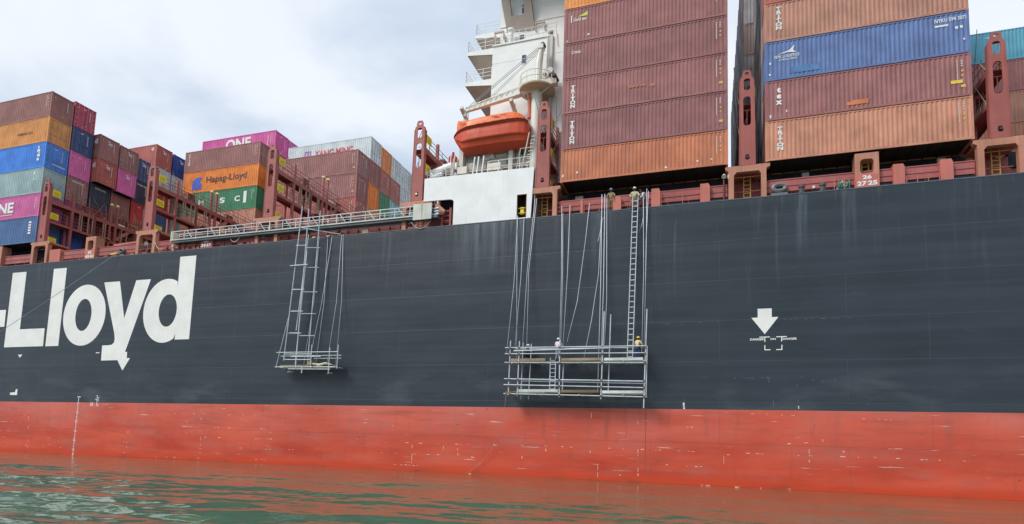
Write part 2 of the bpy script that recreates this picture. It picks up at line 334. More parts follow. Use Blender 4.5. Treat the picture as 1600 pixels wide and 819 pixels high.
# load line: mast with side bars, and a small ring
fm = MB(); bar(-58.08,-58.02,5.16,5.86); bar(-58.3,-57.8,5.45,5.51); bar(-58.02,-57.75,5.62,5.67); bar(-58.02,-57.75,5.30,5.35); bar(-58.2,-57.95,5.80,5.86); fm.build('load_line', M_mark, topside, label='white load line mark')
fm = MB(); bar(-58.07,-58.01,4.82,5.15); bar(-58.01,-57.74,4.98,5.03); bar(-58.01,-57.74,4.82,4.87); fm.build('load_line', M_mark, boot)
mark('load_ring', ell(-58.7,4.98,.22,.165,16), [ell(-58.7,4.98,.12,.09,12)], boot, M_mark)
M_scr = P('scrape_pale', (232,188,172), rough=.7, var=.2); M_scr2 = P('scuff_grey', (96,108,118), rough=.6, var=.2)
SCR = [[-48.01,4.22,-37.99,4.22],[-46.92,3.06,-45.56,3.06],[-46.53,4.6,-46.34,2.25],[-44.22,3.03,-41.03,3.01],[-44.38,2.13,-43.46,2.12],[-42.8,2.11,-42.44,2.15],[-38.74,3.0,-36.86,3.02],[-39.0,2.1,-36.78,2.16],[-38.92,1.23,-36.77,1.25],[-38.84,0.34,-36.79,0.37],[-71.68,3.02,-67.56,3.03],[-71.52,2.11,-66.8,2.16],[-67.65,5.01,-66.99,0.42],[-54.11,0.38,-53.5,0.37],[-44.87,4.91,-44.55,0.27],[-26.34,2.19,-14.8,2.28],[-25.99,1.34,-20.03,1.38],[-25.78,0.45,-22.2,0.45],[-23.19,2.07,-23.16,0.43],[-20.45,2.16,-20.45,0.91],[-19.25,1.95,-19.16,1.33],[-25.0,4.47,-24.99,3.31],[-18.15,1.3,-17.61,1.27],[-18.76,0.0,-17.96,0.04],[-35.04,1.31,-34.38,1.3],[-52.05,0.15,-43.99,0.24],[-70.29,0.65,-61.87,0.59],[-53.55,3.9,-53.56,0.85],[-14.81,2.33,2.23,2.25],[2.23,2.25,15.02,2.22],[-14.04,2.23,-13.95,0.97],[-12.16,2.17,-12.15,1.82],[-8.85,2.16,-8.79,1.36],[-11.06,1.35,-10.63,1.32],[-3.55,1.28,-3.37,1.29],[-2.32,4.69,-2.32,4.25],[-2.31,1.87,-2.31,0.85],[-2.27,1.24,-1.01,1.27],[-2.28,3.92,-1.64,3.91],[-2.17,2.99,-1.64,3.01],[0.22,2.14,0.83,2.12],[0.26,2.1,0.28,1.5],[0.83,2.07,0.83,1.82],[4.11,2.98,4.42,2.99],[5.1,3.03,5.48,3.09],[6.29,3.33,6.28,3.03],[9.86,2.82,10.73,2.82],[7.47,2.6,7.43,2.43],[-6.85,0.43,-6.53,0.42],[-5.49,1.0,-5.48,0.49],[-5.49,4.98,-5.42,0.38],[-1.63,0.02,-0.6,0.03],[0.82,0.02,1.22,0.02],[1.92,0.01,2.8,0.02],[3.77,0.02,4.53,0.06],[-4.67,5.1,11.3,4.6],[4.89,5.53,4.94,5.18],[-8.82,5.24,-8.81,4.47],[5.48,3.04,5.48,0.58],[-8.28,1.16,-8.26,0.25]]
SCT = [[-3.61,11.21,1.97,11.24],[3.73,11.23,8.2,11.22],[0.85,7.31,5.48,7.34],[-2.32,7.35,-2.33,5.23],[4.83,7.32,4.89,5.26],[3.11,7.38,3.19,6.96],[3.74,7.35,3.74,7.31],[5.66,7.16,6.03,7.16],[6.31,7.26,6.35,6.9],[7.08,7.26,7.08,7.05],[6.89,6.75,6.92,6.65],[8.92,5.7,8.78,5.45],[3.48,6.12,3.53,6.07],[3.39,5.81,3.38,5.29],[-70.01,7.52,-62.94,7.41],[-66.42,7.5,-66.14,7.01],[-62.94,7.41,-62.71,5.92],[-72.43,7.3,-69.99,7.43]]
def scratches(name, segs, mat, par, lim):
    b = MB(); q = random.Random(4)
    for x0, z0, x1, z1 in segs:
        L_ = math.hypot(x1-x0, z1-z0); n = max(1, int(L_/.31)); dens = .26 if L_ > 5 else (.45 if L_ > 1 else .85)
        hor = abs(x1-x0) > abs(z1-z0)
        for i in range(n):
            if q.random() > dens: continue
            a, e = (i+q.random()*.4)/n, (i+.5+q.random()*.6)/n; w = q.uniform(.010, .020) if par == topside else q.uniform(.010, .030)*(1.6 if L_ < .6 else 1)
            ax, az, ex, ez = x0+(x1-x0)*a, z0+(z1-z0)*a, x0+(x1-x0)*e, z0+(z1-z0)*e; j = q.uniform(-.015,.015)
            if hor: b.sheet([(ax,az-w+j),(ex,ez-w*q.random()+j),(ex,ez+w*q.random()+j+.004),(ax,az+w+j)], YL)
            else: b.sheet([(ax-w,max(az,ez)),(ax-w*.6,min(az,ez)),(ax+w,min(az,ez)),(ax+w*.7,max(az,ez))], YL)
    b.build(name, mat, par, kind='stuff')
scratches('scrape_marks', SCR, M_scr, boot, 0); scratches('scuff_marks', SCT, M_scr2, topside, 0)
mark('scrape_patch', [(-2.42,5.6),(-2.30,5.62),(-2.27,5.16),(-2.38,5.16)], (), topside, M_mark)
mark('rust_run', [(-4.95,5.14),(-4.90,5.14),(-4.91,.3),(-4.94,.3)], (), boot, P('rust_dark', (146,74,56), rough=.8))

TXT_FRAME = [('DANGER',1.97,2.84,9.86,10.01),('ON',3.23,3.57,9.87,10.0),('DANGER',4.0,4.86,9.86,10.0)]
# ------------------------------------------------------------------ text: collected, then turned into flat meshes in one go
TEXTS = []
def text(body, parent, x0, x1, z0, z1, y, mat, face='front', name='lettering', bold=.012, vert=False):
    cu = bpy.data.curves.new('text', 'FONT'); cu.body = '\n'.join(body) if vert else body; cu.resolution_u = 3
    cu.offset = bold
    if vert: cu.align_x = 'CENTER'; cu.space_line = .82
    o = bpy.data.objects.new('text', cu); COL.objects.link(o); TEXTS.append((o, parent, x0, x1, z0, z1, y, mat, face, name))
def flush_text():
    bpy.context.view_layer.update(); dg = bpy.context.evaluated_depsgraph_get()
    for o, par, x0, x1, z0, z1, y, mat, face, name in TEXTS:
        me = bpy.data.meshes.new_from_object(o.evaluated_get(dg)); n = len(me.vertices)
        co = np.empty(n*3, np.float32); me.vertices.foreach_get('co', co); co = co.reshape(-1, 3)
        lo, hi = co.min(0), co.max(0); a = x0+(co[:, 0]-lo[0])/(hi[0]-lo[0])*(x1-x0); b_ = z0+(co[:, 1]-lo[1])/(hi[1]-lo[1])*(z1-z0)
        c = np.full(n, y, np.float32); co = np.stack([a, c, b_] if face == 'front' else [c, a, b_], 1)
        me.vertices.foreach_set('co', co.astype(np.float32).ravel()); me.name = name
        me.materials.clear(); me.materials.append(mat); link(name, me, par)
        cu = o.data; bpy.data.objects.remove(o); bpy.data.curves.remove(cu)

# ------------------------------------------------------------------ shipping containers
H9, H8, GAP, CW = 2.896, 2.591, .02, 2.438
CM = {}
def cmesh(kind, L, H):
    key = (kind, L, H)
    if key in CM: return CM[key]
    b = MB(); h = L/2
    if kind == 'frame':
        for sx in (-1, 1):
            for y0 in (0, CW-.15):
                x0, x1 = sorted((sx*h, sx*(h-.15))); b.box(x0, x1, y0, y0+.15, .118, H-.118)
                for z0 in (0, H-.118):
                    x0, x1 = sorted((sx*(h+.006), sx*(h-.178))); b.box(x0, x1, y0-.006, y0+.156, z0, z0+.118)     # corner castings
            x0, x1 = sorted((sx*h, sx*(h-.12)))
            b.box(x0, x1, .156, CW-.156, .02, .15); b.box(x0, x1, .156, CW-.156, H-.14, H-.02)
        for y0 in (.0, CW-.06):
            b.box(-h+.178, h-.178, y0+.004, y0+.06, .03, .165); b.box(-h+.178, h-.178, y0+.006, y0+.06, H-.09, H-.012)
    elif kind == 'side':
        n = int(round((L-.3)/.278)); p = (L-.3)/n; xs = []
        for i in range(n):
            x = -h+.15+i*p; xs += [(x, .014), (x+p*.30, .014), (x+p*.5, .052), (x+p*.80, .052)]
        xs.append((h-.15, .014)); z0, z1 = .15, H-.07
        b.v = [(x, y, z0) for x, y in xs]+[(x, y, z1) for x, y in xs]; k = len(xs)
        b.f = [(i, i+1, k+i+1, k+i) for i in range(k-1)]
    elif kind == 'roof':
        n = 20; p = (L-.24)/n; xs = []
        for i in range(n): x = -h+.12+i*p; xs += [(x, H-.02), (x+p*.4, H-.02), (x+p*.5, H-.04), (x+p*.9, H-.04)]
        xs.append((h-.12, H-.02)); k = len(xs)
        b.v = [(x, .05, z) for x, z in xs]+[(x, CW-.05, z) for x, z in xs]; b.f = [(i, i+1, k+i+1, k+i) for i in range(k-1)]
    elif kind == 'floor':
        b.box(-h+.16, h-.16, .061, CW-.061, .13, .16)
        for i in range(14): x = -h+.5+i*(L-1)/13; b.box(x-.04, x+.04, .061, CW-.061, .04, .129)
    elif kind == 'door':                                # two leaves in the +x end, with recessed panels
        for y0, y1 in ((.17, CW/2-.008), (CW/2+.008, CW-.17)):
            b.box(h-.075, h-.045, y0, y1, .16, H-.15)
            for k in range(3):
                z0 = .24+k*(H-.5)/3; b.box(h-.0452, h-.032, y0+.10, y1-.10, z0, z0+(H-.5)/3-.09)
    elif kind == 'gear':
        for y in (.42, .98, CW-.98, CW-.42):
            b.tube([(h-.008, y, .14), (h-.008, y, H-.13)], .022, 5)
            b.box(h-.03, h+.012, y-.05, y+.05, .14, .26); b.box(h-.03, h+.012, y-.05, y+.05, H-.27, H-.15); b.box(h-.022, h+.014, y-.20, y+.03, 1.0, 1.06)
        for y in (.2, CW-.2):
            for z in (.5, 1.1, 1.7, 2.2): b.box(h-.03, h+.004, y-.07, y+.07, z, z+.09)
    elif kind == 'end':                                 # corrugated closed end
        n = 9; p = (CW-.3)/n; ys = []
        for i in range(n): y = .15+i*p; ys += [(y, h-.02), (y+p*.3, h-.02), (y+p*.5, h-.065), (y+p*.8, h-.065)]
        ys.append((CW-.15, h-.02)); k = len(ys)
        b.v = [(x, y, .14) for y, x in ys]+[(x, y, H-.13) for y, x in ys]; b.f = [(i, i+1, k+i+1, k+i) for i in range(k-1)]
    me = b.mesh({'side':'side_panel','end':'end_panel','gear':'locking_gear'}.get(kind, kind)); me.materials.append(None); CM[key] = me
    return me
M_steel = P('galvanised_rod', (150,150,148), rough=.45, spec=.6)
M_floor = P('container_floor', (52,50,54), .8, rough=.8)
def container(x, y, z, colour, label, L=12.192, H=H9, doors=True, group=None, left_end=False):
    """x is the middle of the box, y its outboard face, z its underside."""
    m = CCOL[colour]
    t = thing('shipping_container', label, 'container', (x, y, z), group or 'shipping containers stacked on deck')
    link('frame', cmesh('frame', L, H), t, mat=m); link('side_panel', cmesh('side', L, H), t, mat=m)
    o = link('side_panel', cmesh('side', L, H), t, (0, CW, 0), mat=m); o.rotation_euler.z = math.pi; 
    link('roof', cmesh('roof', L, H), t, mat=m); link('floor', cmesh('floor', L, H), t, mat=M_floor)
    if doors:
        d = link('door', cmesh('door', L, H), t, mat=m); link('locking_gear', cmesh('gear', L, H), d, mat=m if random.random() < .5 else M_steel)
    else: link('end_panel', cmesh('end', L, H), t, mat=m)
    o = link('end_panel', cmesh('end', L, H), t, (0, CW, 0), mat=m); o.rotation_euler.z = math.pi
    return t
def cc(name, rgb, k=1.10, **kw):
    g = .3*rgb[0]+.55*rgb[1]+.15*rgb[2]; rgb = tuple(v+(g-v)*.02 for v in rgb)               # a little grey mixed in, haze put into the colour
    return P('container_'+name, rgb, k, **{**dict(rough=.52, var=.15, dirt=.45, dirt_rgb=(.13,.075,.05), streak=.30, spec=.35), **kw})
CCOL = dict(
    rowgrey=cc('row_grey',(186,182,186)), rowdark=cc('row_slate',(140,142,154)), rowbrown=cc('row_brown',(164,146,142)),
    brown=cc('brown',(147,99,94)), mauve=cc('mauve_brown',(150,98,97)), plum=cc('plum_brown',(142,93,94)), redbrown=cc('red_brown',(172,94,86)), tan=cc('tan',(190,130,106), streak=.35),
    rust=cc('rust_orange',(188,114,84), streak=.35), fadedtan=cc('faded_tan',(176,126,108), dirt=.5, streak=.4), orange=cc('orange',(226,140,72)), hot=cc('bright_orange',(236,126,48)), amber=cc('amber',(214,142,78)),
    blue=cc('bright_blue',(64,130,222)), royal=cc('faded_blue',(92,114,162), streak=.3), steel=cc('steel_blue',(78,108,154)), navy=cc('navy',(64,80,122)), dark=cc('dark_slate',(58,64,80)), cobalt=cc('cobalt',(44,82,150)),
    grey=cc('grey_green',(150,172,174), dirt=.45), white=cc('white_grey',(198,208,212), dirt=.2), pink=cc('pink',(204,100,156)), magenta=cc('magenta',(200,84,154)), purple=cc('purple',(150,72,124)),
    crimson=cc('crimson',(176,62,86)), red=cc('red',(176,54,52)), deepred=cc('deep_red',(134,50,52)), green=cc('green',(54,124,88)), teal=cc('teal',(88,158,182)), cyan=cc('pale_cyan',(126,178,184)))
M_ctext = P('container_text_white', (232,232,230), rough=.6, var=.04, dirt=.12); M_cdark = P('container_text_dark', (72,58,52), rough=.6, var=.05)
M_cyel = P('container_mark_yellow', (232,192,80), rough=.6, var=.08); M_cred = P('container_text_red', (196,84,96), rough=.6); M_cpurp = P('container_mark_violet', (168,96,176), rough=.6)
M_cpale = P('container_text_pale', (214,196,190), rough=.7, var=.05); M_cyelp = P('container_mark_pale_yellow', (220,184,110), rough=.7, var=.08)
M_cblue = P('container_mark_blue', (66,92,190), rough=.6); M_patch = P('repair_patch', (196,116,76), rough=.7, var=.25); M_cyan2 = P('repair_patch_blue', (84,124,172), rough=.7, var=.25); M_lime = P('container_mark_lime', (196,206,90), rough=.6)
YF = .002
def quads(parent, rects, mat, name='marking', y=YF, face='front'):
    b = MB()
    for x0, x1, z0, z1 in rects:
        if face == 'front': b.sheet([(x0,z0),(x1,z0),(x1,z1),(x0,z1)], y)
        else: b.add([(y,x0,z0),(y,x1,z0),(y,x1,z1),(y,x0,z1)], [(0,1,2,3)])
    return b.build(name, mat, parent, kind='stuff' if len(rects) > 1 else None)
def id_marks(t, L, H, yellow=True, tri=False, q=random.Random(3)):
    """the number column and the little warning squares near the right-hand end of a side"""
    h = L/2; r = []
    z = H-.42
    while z > H-1.72: r.append((h-.80, h-.73, z-.09, z)); z -= .12
    for k in range(3): r.append((h-.56, h-.46, H-.44-.16*k-.1, H-.44-.16*k))
    quads(t, r, M_cpale)
    if yellow: quads(t, [(h-.55, h-.43, H-1.22, H-1.10), (h-.55, h-.45, H-1.54, H-1.40)]+([(h-.60, h-.34, H-2.28, H-2.1)] if tri else []), M_cyelp)
def end_marks(t, L, H, big=None, yellow=False, lab=True):
    x = L/2+.016
    r = [(CW-.72, CW-.62, H-.5-.11*k-.08, H-.5-.11*k) for k in range(11)]
    if lab: r += [(.95, 1.25, H-.55, H-.44)]
    quads(t, r, M_cpale, y=x, face='end')
    if big: text(big, t, 1.05, 1.55, H-.92, H-.58, x, M_ctext, 'end', bold=.02)
    if yellow: quads(t, [(.3,.42,H-.6,H-.48), (1.28,1.4,.45,.57)], M_cyelp, y=x, face='end')

# ---- the tall hull-side stack right of the deckhouse
XC, XD = -12.8174+1.2259+6.096, -12.8174+14.644+1.2259+6.096
hs = [H8]+[H9]*7; cs = ['rust','plum','mauve','plum','mauve','orange','brown','plum']; z = 22.50; CS = []
nm = ['bottom tier','second tier from below','third tier from below','fourth tier from below','fifth tier from below','sixth tier','seventh tier','eighth tier']
cn = dict(rust='rust orange', plum='plum brown', mauve='mauve brown', orange='orange', brown='brown', tan='tan', royal='faded blue', fadedtan='faded tan', redbrown='red brown')
ex = ['', ' with white vertical lettering', ' with orange scuff', ' with small white logo', ' with yellow green logo', '', '', '']
for i in range(8):
    CS.append(container(XC, 0, z, cs[i], f'{cn[cs[i]]} container{ex[i]}, {nm[i]}, right of the tower', H=hs[i])); z += hs[i]+GAP
for i in (1, 2, 3, 4): id_marks(CS[i], 12.192, H9, True, i in (1, 2))
id_marks(CS[0], 12.192, H8, True, False)
for i in (1, 2): text('TRITON', CS[i], -5.46, -5.05, .42, 2.28, YF, M_ctext, vert=True, bold=.05)
quads(CS[0], [(-4.85,-4.72,.62,.75),(-5.95,-5.84,.42,.62),(1.75,1.9,.24,.36),(3.95,4.1,.46,.56),(4.9,5.05,.5,.58)], M_ctext)
quads(CS[2], [(-.9,-.2,1.34,1.56),(-.1,.3,1.34,1.5),(.55,1.0,1.22,1.46)], P('orange_scuff',(176,120,96),rough=.8), 'scuff')
text('Cronos', CS[3], -5.45, -4.72, 1.98, 2.26, YF, M_ctext)
quads(CS[4], [(-5.55,-5.47,1.72,2.32)], M_ctext); text('Gold tex', CS[4], -5.35, -4.30, 1.78, 2.06, YF, M_ctext); MB().sheet([(-5.0,2.12),(-4.25,2.12),(-4.22,2.48)], YF).build('logo', M_lime, CS[4])
quads(CS[4], [(-4.2,-4.05,.42,.56),(-5.9,-5.75,.2,.26)], M_ctext)

# ---- the hull-side stack beyond the gap
cs = ['tan','mauve','royal','fadedtan','redbrown','brown','plum','rust']; z = 22.40; DS = []
ex = [' with white vertical lettering', ' with yellow label', ' with white bird logo', ' with rust streaks', '', '', '', '']
nm[4] = 'fifth tier at the top edge'
for i in range(8):
    DS.append(container(XD, 0, z, cs[i], f'{cn[cs[i]]} container{ex[i]}, {nm[i]}, far right stack')); z += H9+GAP
for i in (0, 1): id_marks(DS[i], 12.192, H9, True, i == 1)
for i in (0, 3): text('TRITON', DS[i], -5.36, -4.93, .70 if i == 0 else .85, 2.42 if i == 0 else 2.58, YF, M_ctext, vert=True, bold=.05)
text('tex', DS[1], -5.40, -4.98, 1.12, 2.40, YF, M_ctext, vert=True, bold=.06)
quads(DS[1], [(4.95,5.6,.92,1.14)], M_cyel, 'label'); quads(DS[1], [(-1.0,.3,.40,.62),(-.75,.36,.62,.72)], M_patch, 'patch', y=YF+.001); quads(DS[1], [(-5.8,-5.7,.2,.42),(-4.75,-4.68,.5,.66)], M_ctext)
text('NYK LOGISTICS', DS[2], -5.44, -3.86, 1.62, 1.84, YF, M_ctext); text('& MEGACARRIER', DS[2], -5.15, -4.0, 1.42, 1.54, YF, M_ctext)
MB().sheet([(-5.3,1.9),(-4.5,2.12),(-4.15,2.48),(-4.25,2.1),(-4.05,1.92),(-4.6,1.98)], YF).build('logo', M_ctext, DS[2])
quads(DS[2], [(-4.4,-2.6,.38,.86)], M_cyan2, 'patch', y=.004)
text('NYKU 594 3071', DS[2], 4.2, 5.95, 2.32, 2.58, YF, M_ctext, bold=.02); quads(DS[2], [(4.2,4.95,2.02,2.14),(5.32,5.48,1.72,1.9),(5.58,5.74,1.74,1.92),(5.74,5.84,.9,1.02),(-5.78,-5.68,1.22,1.4),(-5.82,-5.7,.42,.56)], M_ctext)
# dark ends of the rows further inboard, seen through the narrow gap
for r in range(1, 17):
    for k in range(9):
        L = 12.192 if r < 4 else 13.716
        c = ('rowgrey','rowdark','rowgrey','rowbrown')[(r*5+k*3) % 4]
        key = ('row', L)
        if key not in CM:
            b = MB(); f = cmesh('frame', L, H9)
            for knd in ('frame','end','side','roof','floor'):
                me = cmesh(knd, L, H9); b.add([tuple(v.co) for v in me.vertices], [tuple(p.vertices) for p in me.polygons])
            me = cmesh('end', L, H9); b.add([(-v.co.x, CW-v.co.y, v.co.z) for v in me.vertices], [tuple(p.vertices) for p in me.polygons])
            CM[key] = b.mesh('container'); CM[key].materials.append(None)
        o = link('shipping_container', CM[key], None, (XD-.045*r, r*2.52, 22.40+k*(H9+GAP)), CCOL[c])
        tag(o, 'dark end of a container in the rows behind the narrow gap between stacks', 'container', 'container ends beyond the narrow gap')

# ---- stacks further aft, by bay and row; tiers are listed from the top down
NAMES = {**cn, 'amber':'amber orange','hot':'bright orange','blue':'bright blue','steel':'steel blue','navy':'navy','dark':'dark slate','cobalt':'cobalt blue','grey':'grey green','white':'white','pink':'pink','magenta':'magenta','purple':'purple','crimson':'crimson','red':'red','deepred':'deep red','green':'green','teal':'teal','cyan':'pale cyan'}
ORD = ['top','second','third','fourth','fifth','sixth','seventh','eighth']
def stack(xr, y, ztop, tiers, where, L=12.192, heights=None, doors=None, right=True):
    res = []; z = ztop
    for i, c in enumerate(tiers):
        LL = 13.716 if c.endswith('45') else L; c = c.replace('45', ''); H = heights[i] if heights else H9
        z -= H; over = .76 if LL > 13 else 0
        xc = xr+over-LL/2 if right else xr+L/2
        res.append(container(xc, y, z, c, f'{NAMES[c]} container, {ORD[i]} from the top {where}', L=LL, H=H, doors=(i+int(y*3)) % 3 != 0 if doors is None else doors)); z -= GAP
    return res
XA, XB, XE, XG = -69.53, -54.889, -40.245, 17.87
zt = 22.3233+5*(H9+GAP)+H8+GAP-GAP
A0 = stack(XA, 0, zt, ['brown','amber','blue','grey','pink','steel'], 'in the hull side row at the left edge', heights=[H9]*4+[H8,H9])
A1 = stack(XA, 2.58, 39.78, ['crimson','navy','pink','brown','purple','cobalt'], 'in the second row from the left edge')
A2 = stack(XA, 5.25, 37.14, ['brown45','redbrown45','dark','deepred','brown'], 'in the third row behind the left edge')
A3 = stack(XA, 7.85, 37.05, ['brown45','pink45','brown','deepred','orange'], 'in the fourth row behind the left edge')
A4 = stack(XA, 10.5, 37.0, ['navy','dark','red','amber','brown'], 'in the fifth row behind the left edge')
A5 = stack(XA, 13.25, 39.98, ['redbrown','white','red','navy','green'], 'in the sixth row behind the left edge')
A6 = stack(XA, 15.95, 39.88, ['cobalt','white','green','grey','brown'], 'in the seventh row behind the left edge')
id_marks(A0[0], 12.192, H9); id_marks(A0[4], 12.192, H8)
text('HAMBURG SÜD', A0[1], 1.2, 3.6, 1.2, 1.55, YF, M_cdark)
quads(A0[2], [(4.75,5.2,1.85,2.15),(4.85,5.05,2.2,2.5),(4.8,5.25,1.3,1.6),(4.8,5.15,.85,1.15),(4.9,5.2,1.68,1.78)], M_ctext); quads(A0[3], [(4.6,4.8,2.2,2.5),(4.65,4.8,1.55,1.7)], M_ctext)
text('ONE', A0[4], -2.1, 1.98, .72, 1.95, YF, M_ctext, bold=.035); quads(A0[4], [(-1.6,1.9,.48,.55)], M_ctext)
for k in range(5): quads(A0[5], [(4.75,5.15,1.0+k*.30,1.2+k*.30)], M_ctext)
end_marks(A0[0], 12.192, H9, None, True, False); end_marks(A0[2], 12.192, H9); quads(A0[2], [(.8,2.2,.62,.70)], M_ctext, y=6.112, face='end')
for s, bg_ in ((A1[0],None),(A1[1],None),(A1[2],None),(A1[3],None),(A4[0],'45'),(A4[1],None),(A5[0],'45'),(A6[0],'40'),(A5[2],None),(A4[2],None)): end_marks(s, 12.192, H9, bg_, s in (A1[0],A1[2]))
for s in (A2[0],A2[1],A3[0],A3[1]): end_marks(s, 13.716, H9, '45', s in (A2[0],A2[1])); text('45', s, 6.0, 6.55, 1.75, 2.35, YF, M_ctext, bold=.03)
text('45', A5[0], 5.2, 5.7, 2.05, 2.5, YF, M_ctext, bold=.03)
for s in (A1[3], A2[2], A4[1]): text('DONG FANG', s, .55, 1.9, 2.3, 2.52, (13.716 if s in () else 12.192)/2+.016, M_ctext, 'end')
# bay B
zB = 30.8463
B0 = stack(XB, 15.57, zB+3*(H9+GAP)-GAP, ['brown','hot','green','tan','redbrown','redbrown'], 'in the stack behind the second lashing bridge')
B1 = stack(XB, 18.1, 42.38, ['magenta','brown','navy','green'], 'one row behind the brown and bright orange stack')
B2 = stack(XB, 20.65, 42.3, ['magenta','plum'], 'two rows behind the bright orange stack')
id_marks(B0[0], 12.192, H9); id_marks(B0[2], 12.192, H9, False); id_marks(B0[3], 12.192, H9); id_marks(B1[0], 12.192, H9)
text('TRITON', B0[0], -5.5, -5.2, .95, 2.55, YF, M_ctext, vert=True, bold=.03)
text('Hapag-Lloyd', B0[1], -2.2, 4.3, .92, 2.05, YF, M_cdark, bold=.016)
MB().sheet([(-4.55,.45),(-2.95,.42),(-2.9,1.15),(-3.35,1.5),(-2.9,2.0),(-3.55,2.12),(-4.05,2.0),(-4.5,1.55)], YF).build('logo', M_cblue, B0[1], label='blue emblem'); MB().sheet([(-3.9,.75),(-3.75,.75),(-3.25,1.9),(-3.4,1.95)], YF+.0015).build('logo_stroke', M_ctext, B0[1])
for ch, x0 in (('M',-3.1),('S',.35),('C',2.75)): text(ch, B0[2], x0-.1, x0+.78, 1.10, 1.86, YF, M_ctext, bold=.045)
quads(B0[2], [(4.05,4.52,.82,2.35)], M_ctext, 'label'); quads(B0[2], [(4.12,4.45,1.0+.26*k,1.1+.26*k) for k in range(5)], CCOL['green'], y=YF+.0015)
text('ONE', B1[0], -2.05, 2.1, 1.0, 2.55, YF, M_ctext, bold=.035); end_marks(B1[0], 12.192, H9); end_marks(B2[0], 12.192, H9, None, False)
quads(B1[0], [(4.9,4.96,.9,2.3)], M_ctext)
# bay E
zE = 30.667
E0 = stack(XE, 15.30, zE+2*(H9+GAP)-GAP, ['mauve','mauve','redbrown','deepred','redbrown'], 'in the front row behind the third lashing bridge', doors=True)
E1 = stack(XE, 17.86, 39.40, ['white','mauve','hot','amber','deepred'], 'in the row under the white lettered container', doors=True)
E2 = stack(XE, 20.41, 39.30, ['hot','redbrown','green','deepred'], 'in the third row left of the white tower', doors=True)
E3 = stack(XE, 22.95, 39.25, ['white','redbrown','cyan','brown'], 'in the fourth row left of the white tower', doors=True)
E4 = stack(XE, 25.50, 39.2, ['white','white','grey','brown'], 'in the fifth row left of the white tower', doors=True)
E5 = stack(XE, 28.05, 39.1, ['grey','white','white'], 'in the sixth row left of the white tower', doors=True)
for s in (E0[0], E0[1], E0[2]): id_marks(s, 12.192, H9, True, True); end_marks(s, 12.192, H9, None, False)
text('YANG MING', E1[0], -2.05, 3.55, 1.02, 2.0, YF, M_cred, bold=.03); quads(E1[0], [(-3.55,-2.6,1.05,1.2),(-3.55,-2.6,1.9,2.05),(-3.55,-3.4,1.2,1.9),(-2.75,-2.6,1.2,1.9),(-3.16,-3.0,1.2,1.9)], M_cpurp, 'logo')
for s in (E1[0],E1[2],E2[0],E2[1],E3[0],E3[1],E4[0],E0[3]): end_marks(s, 12.192, H9, None, False)
# bay G, at the right edge, set far inboard
G0 = stack(XG, 17.6, 40.3, ['teal','mauve','fadedtan','tan','redbrown','brown'], 'behind the post at the right edge', right=False)
quads(G0[0], [(-1.5,-.8,2.3,2.36),(-.95,-.75,2.36,2.5)], M_ctext)
# ------------------------------------------------------------------ deck structures (parts of the ship)
M_post = P('bridge_red', (164,90,84), rough=.55, var=.10, dirt=.25, dirt_rgb=(.20,.10,.07))
M_postd = P('bridge_red_worn', (126,68,64), rough=.6, var=.15, dirt=.35)
M_frame = P('stanchion_tan', (186,128,106), rough=.6, var=.12, dirt=.4, dirt_rgb=(.22,.12,.08), streak=.35)
M_panel = P('panel_red', (168,94,92), rough=.6, var=.12, dirt=.25)
M_block = P('block_pink', (194,112,100), rough=.6, var=.08, dirt=.2)
M_hatch_shade = P('hatch_shade_dark', (36,40,52), rough=.7, var=.2, dirt=.1)  # shade of the gap put into the colour, over red-brown steel
M_yel = P('safety_yellow', (246,216,48), rough=.5, var=.06, dirt=.2); M_lad = P('ladder_yellow', (184,150,74), rough=.6, var=.1, dirt=.3)
M_lampw = P('lamp_white', (236,226,200), rough=.4, var=.04, dirt=.1); M_lampo = P('lamp_amber', (240,214,150), rough=.4, var=.04, dirt=.1)
M_galv = P('galvanised', (196,204,210), rough=.4, var=.1, dirt=.2, spec=.6); M_rail = P('railing_red', (150,92,88), rough=.6)
M_black = P('black_fitting', (52,54,60), rough=.5); M_rod = P('lashing_rod', (150,140,132), rough=.5, spec=.6)
M_deadlight = P('dark_glass', (60,78,104), rough=.2, var=.05, dirt=.05)
BRL = ['red steel lashing bridge with yellow boards beside the leftmost container stack', 'red lashing bridge left of the gangway end, in front of the blue containers',
       'red lashing bridge above the gangway, left of the plum brown containers', 'red lashing bridge standing against the sky left of the white screen',
       'narrow red lashing bridge between the white tower and the tall stack', 'red lashing bridge post in the gap between the two tall stacks', 'red lashing bridge post at the right edge, in front of the teal container']
POSTS = [(-68.75,0),(-53.70,1),(-39.10,2),(-23.95,3),(-13.05,4),(1.88,5),(16.62,6)]
def rungs(b, x0, x1, y, z0, z1, st=.3, r=.022, rail=.035):
    b.box(x0-rail, x0+rail, y-rail, y+rail, z0, z1); b.box(x1-rail, x1+rail, y-rail, y+rail, z0, z1)
    z = z0+st/2
    while z < z1: b.box(x0+rail, x1-rail, y-r, y+r, z-r, z+r); z += st
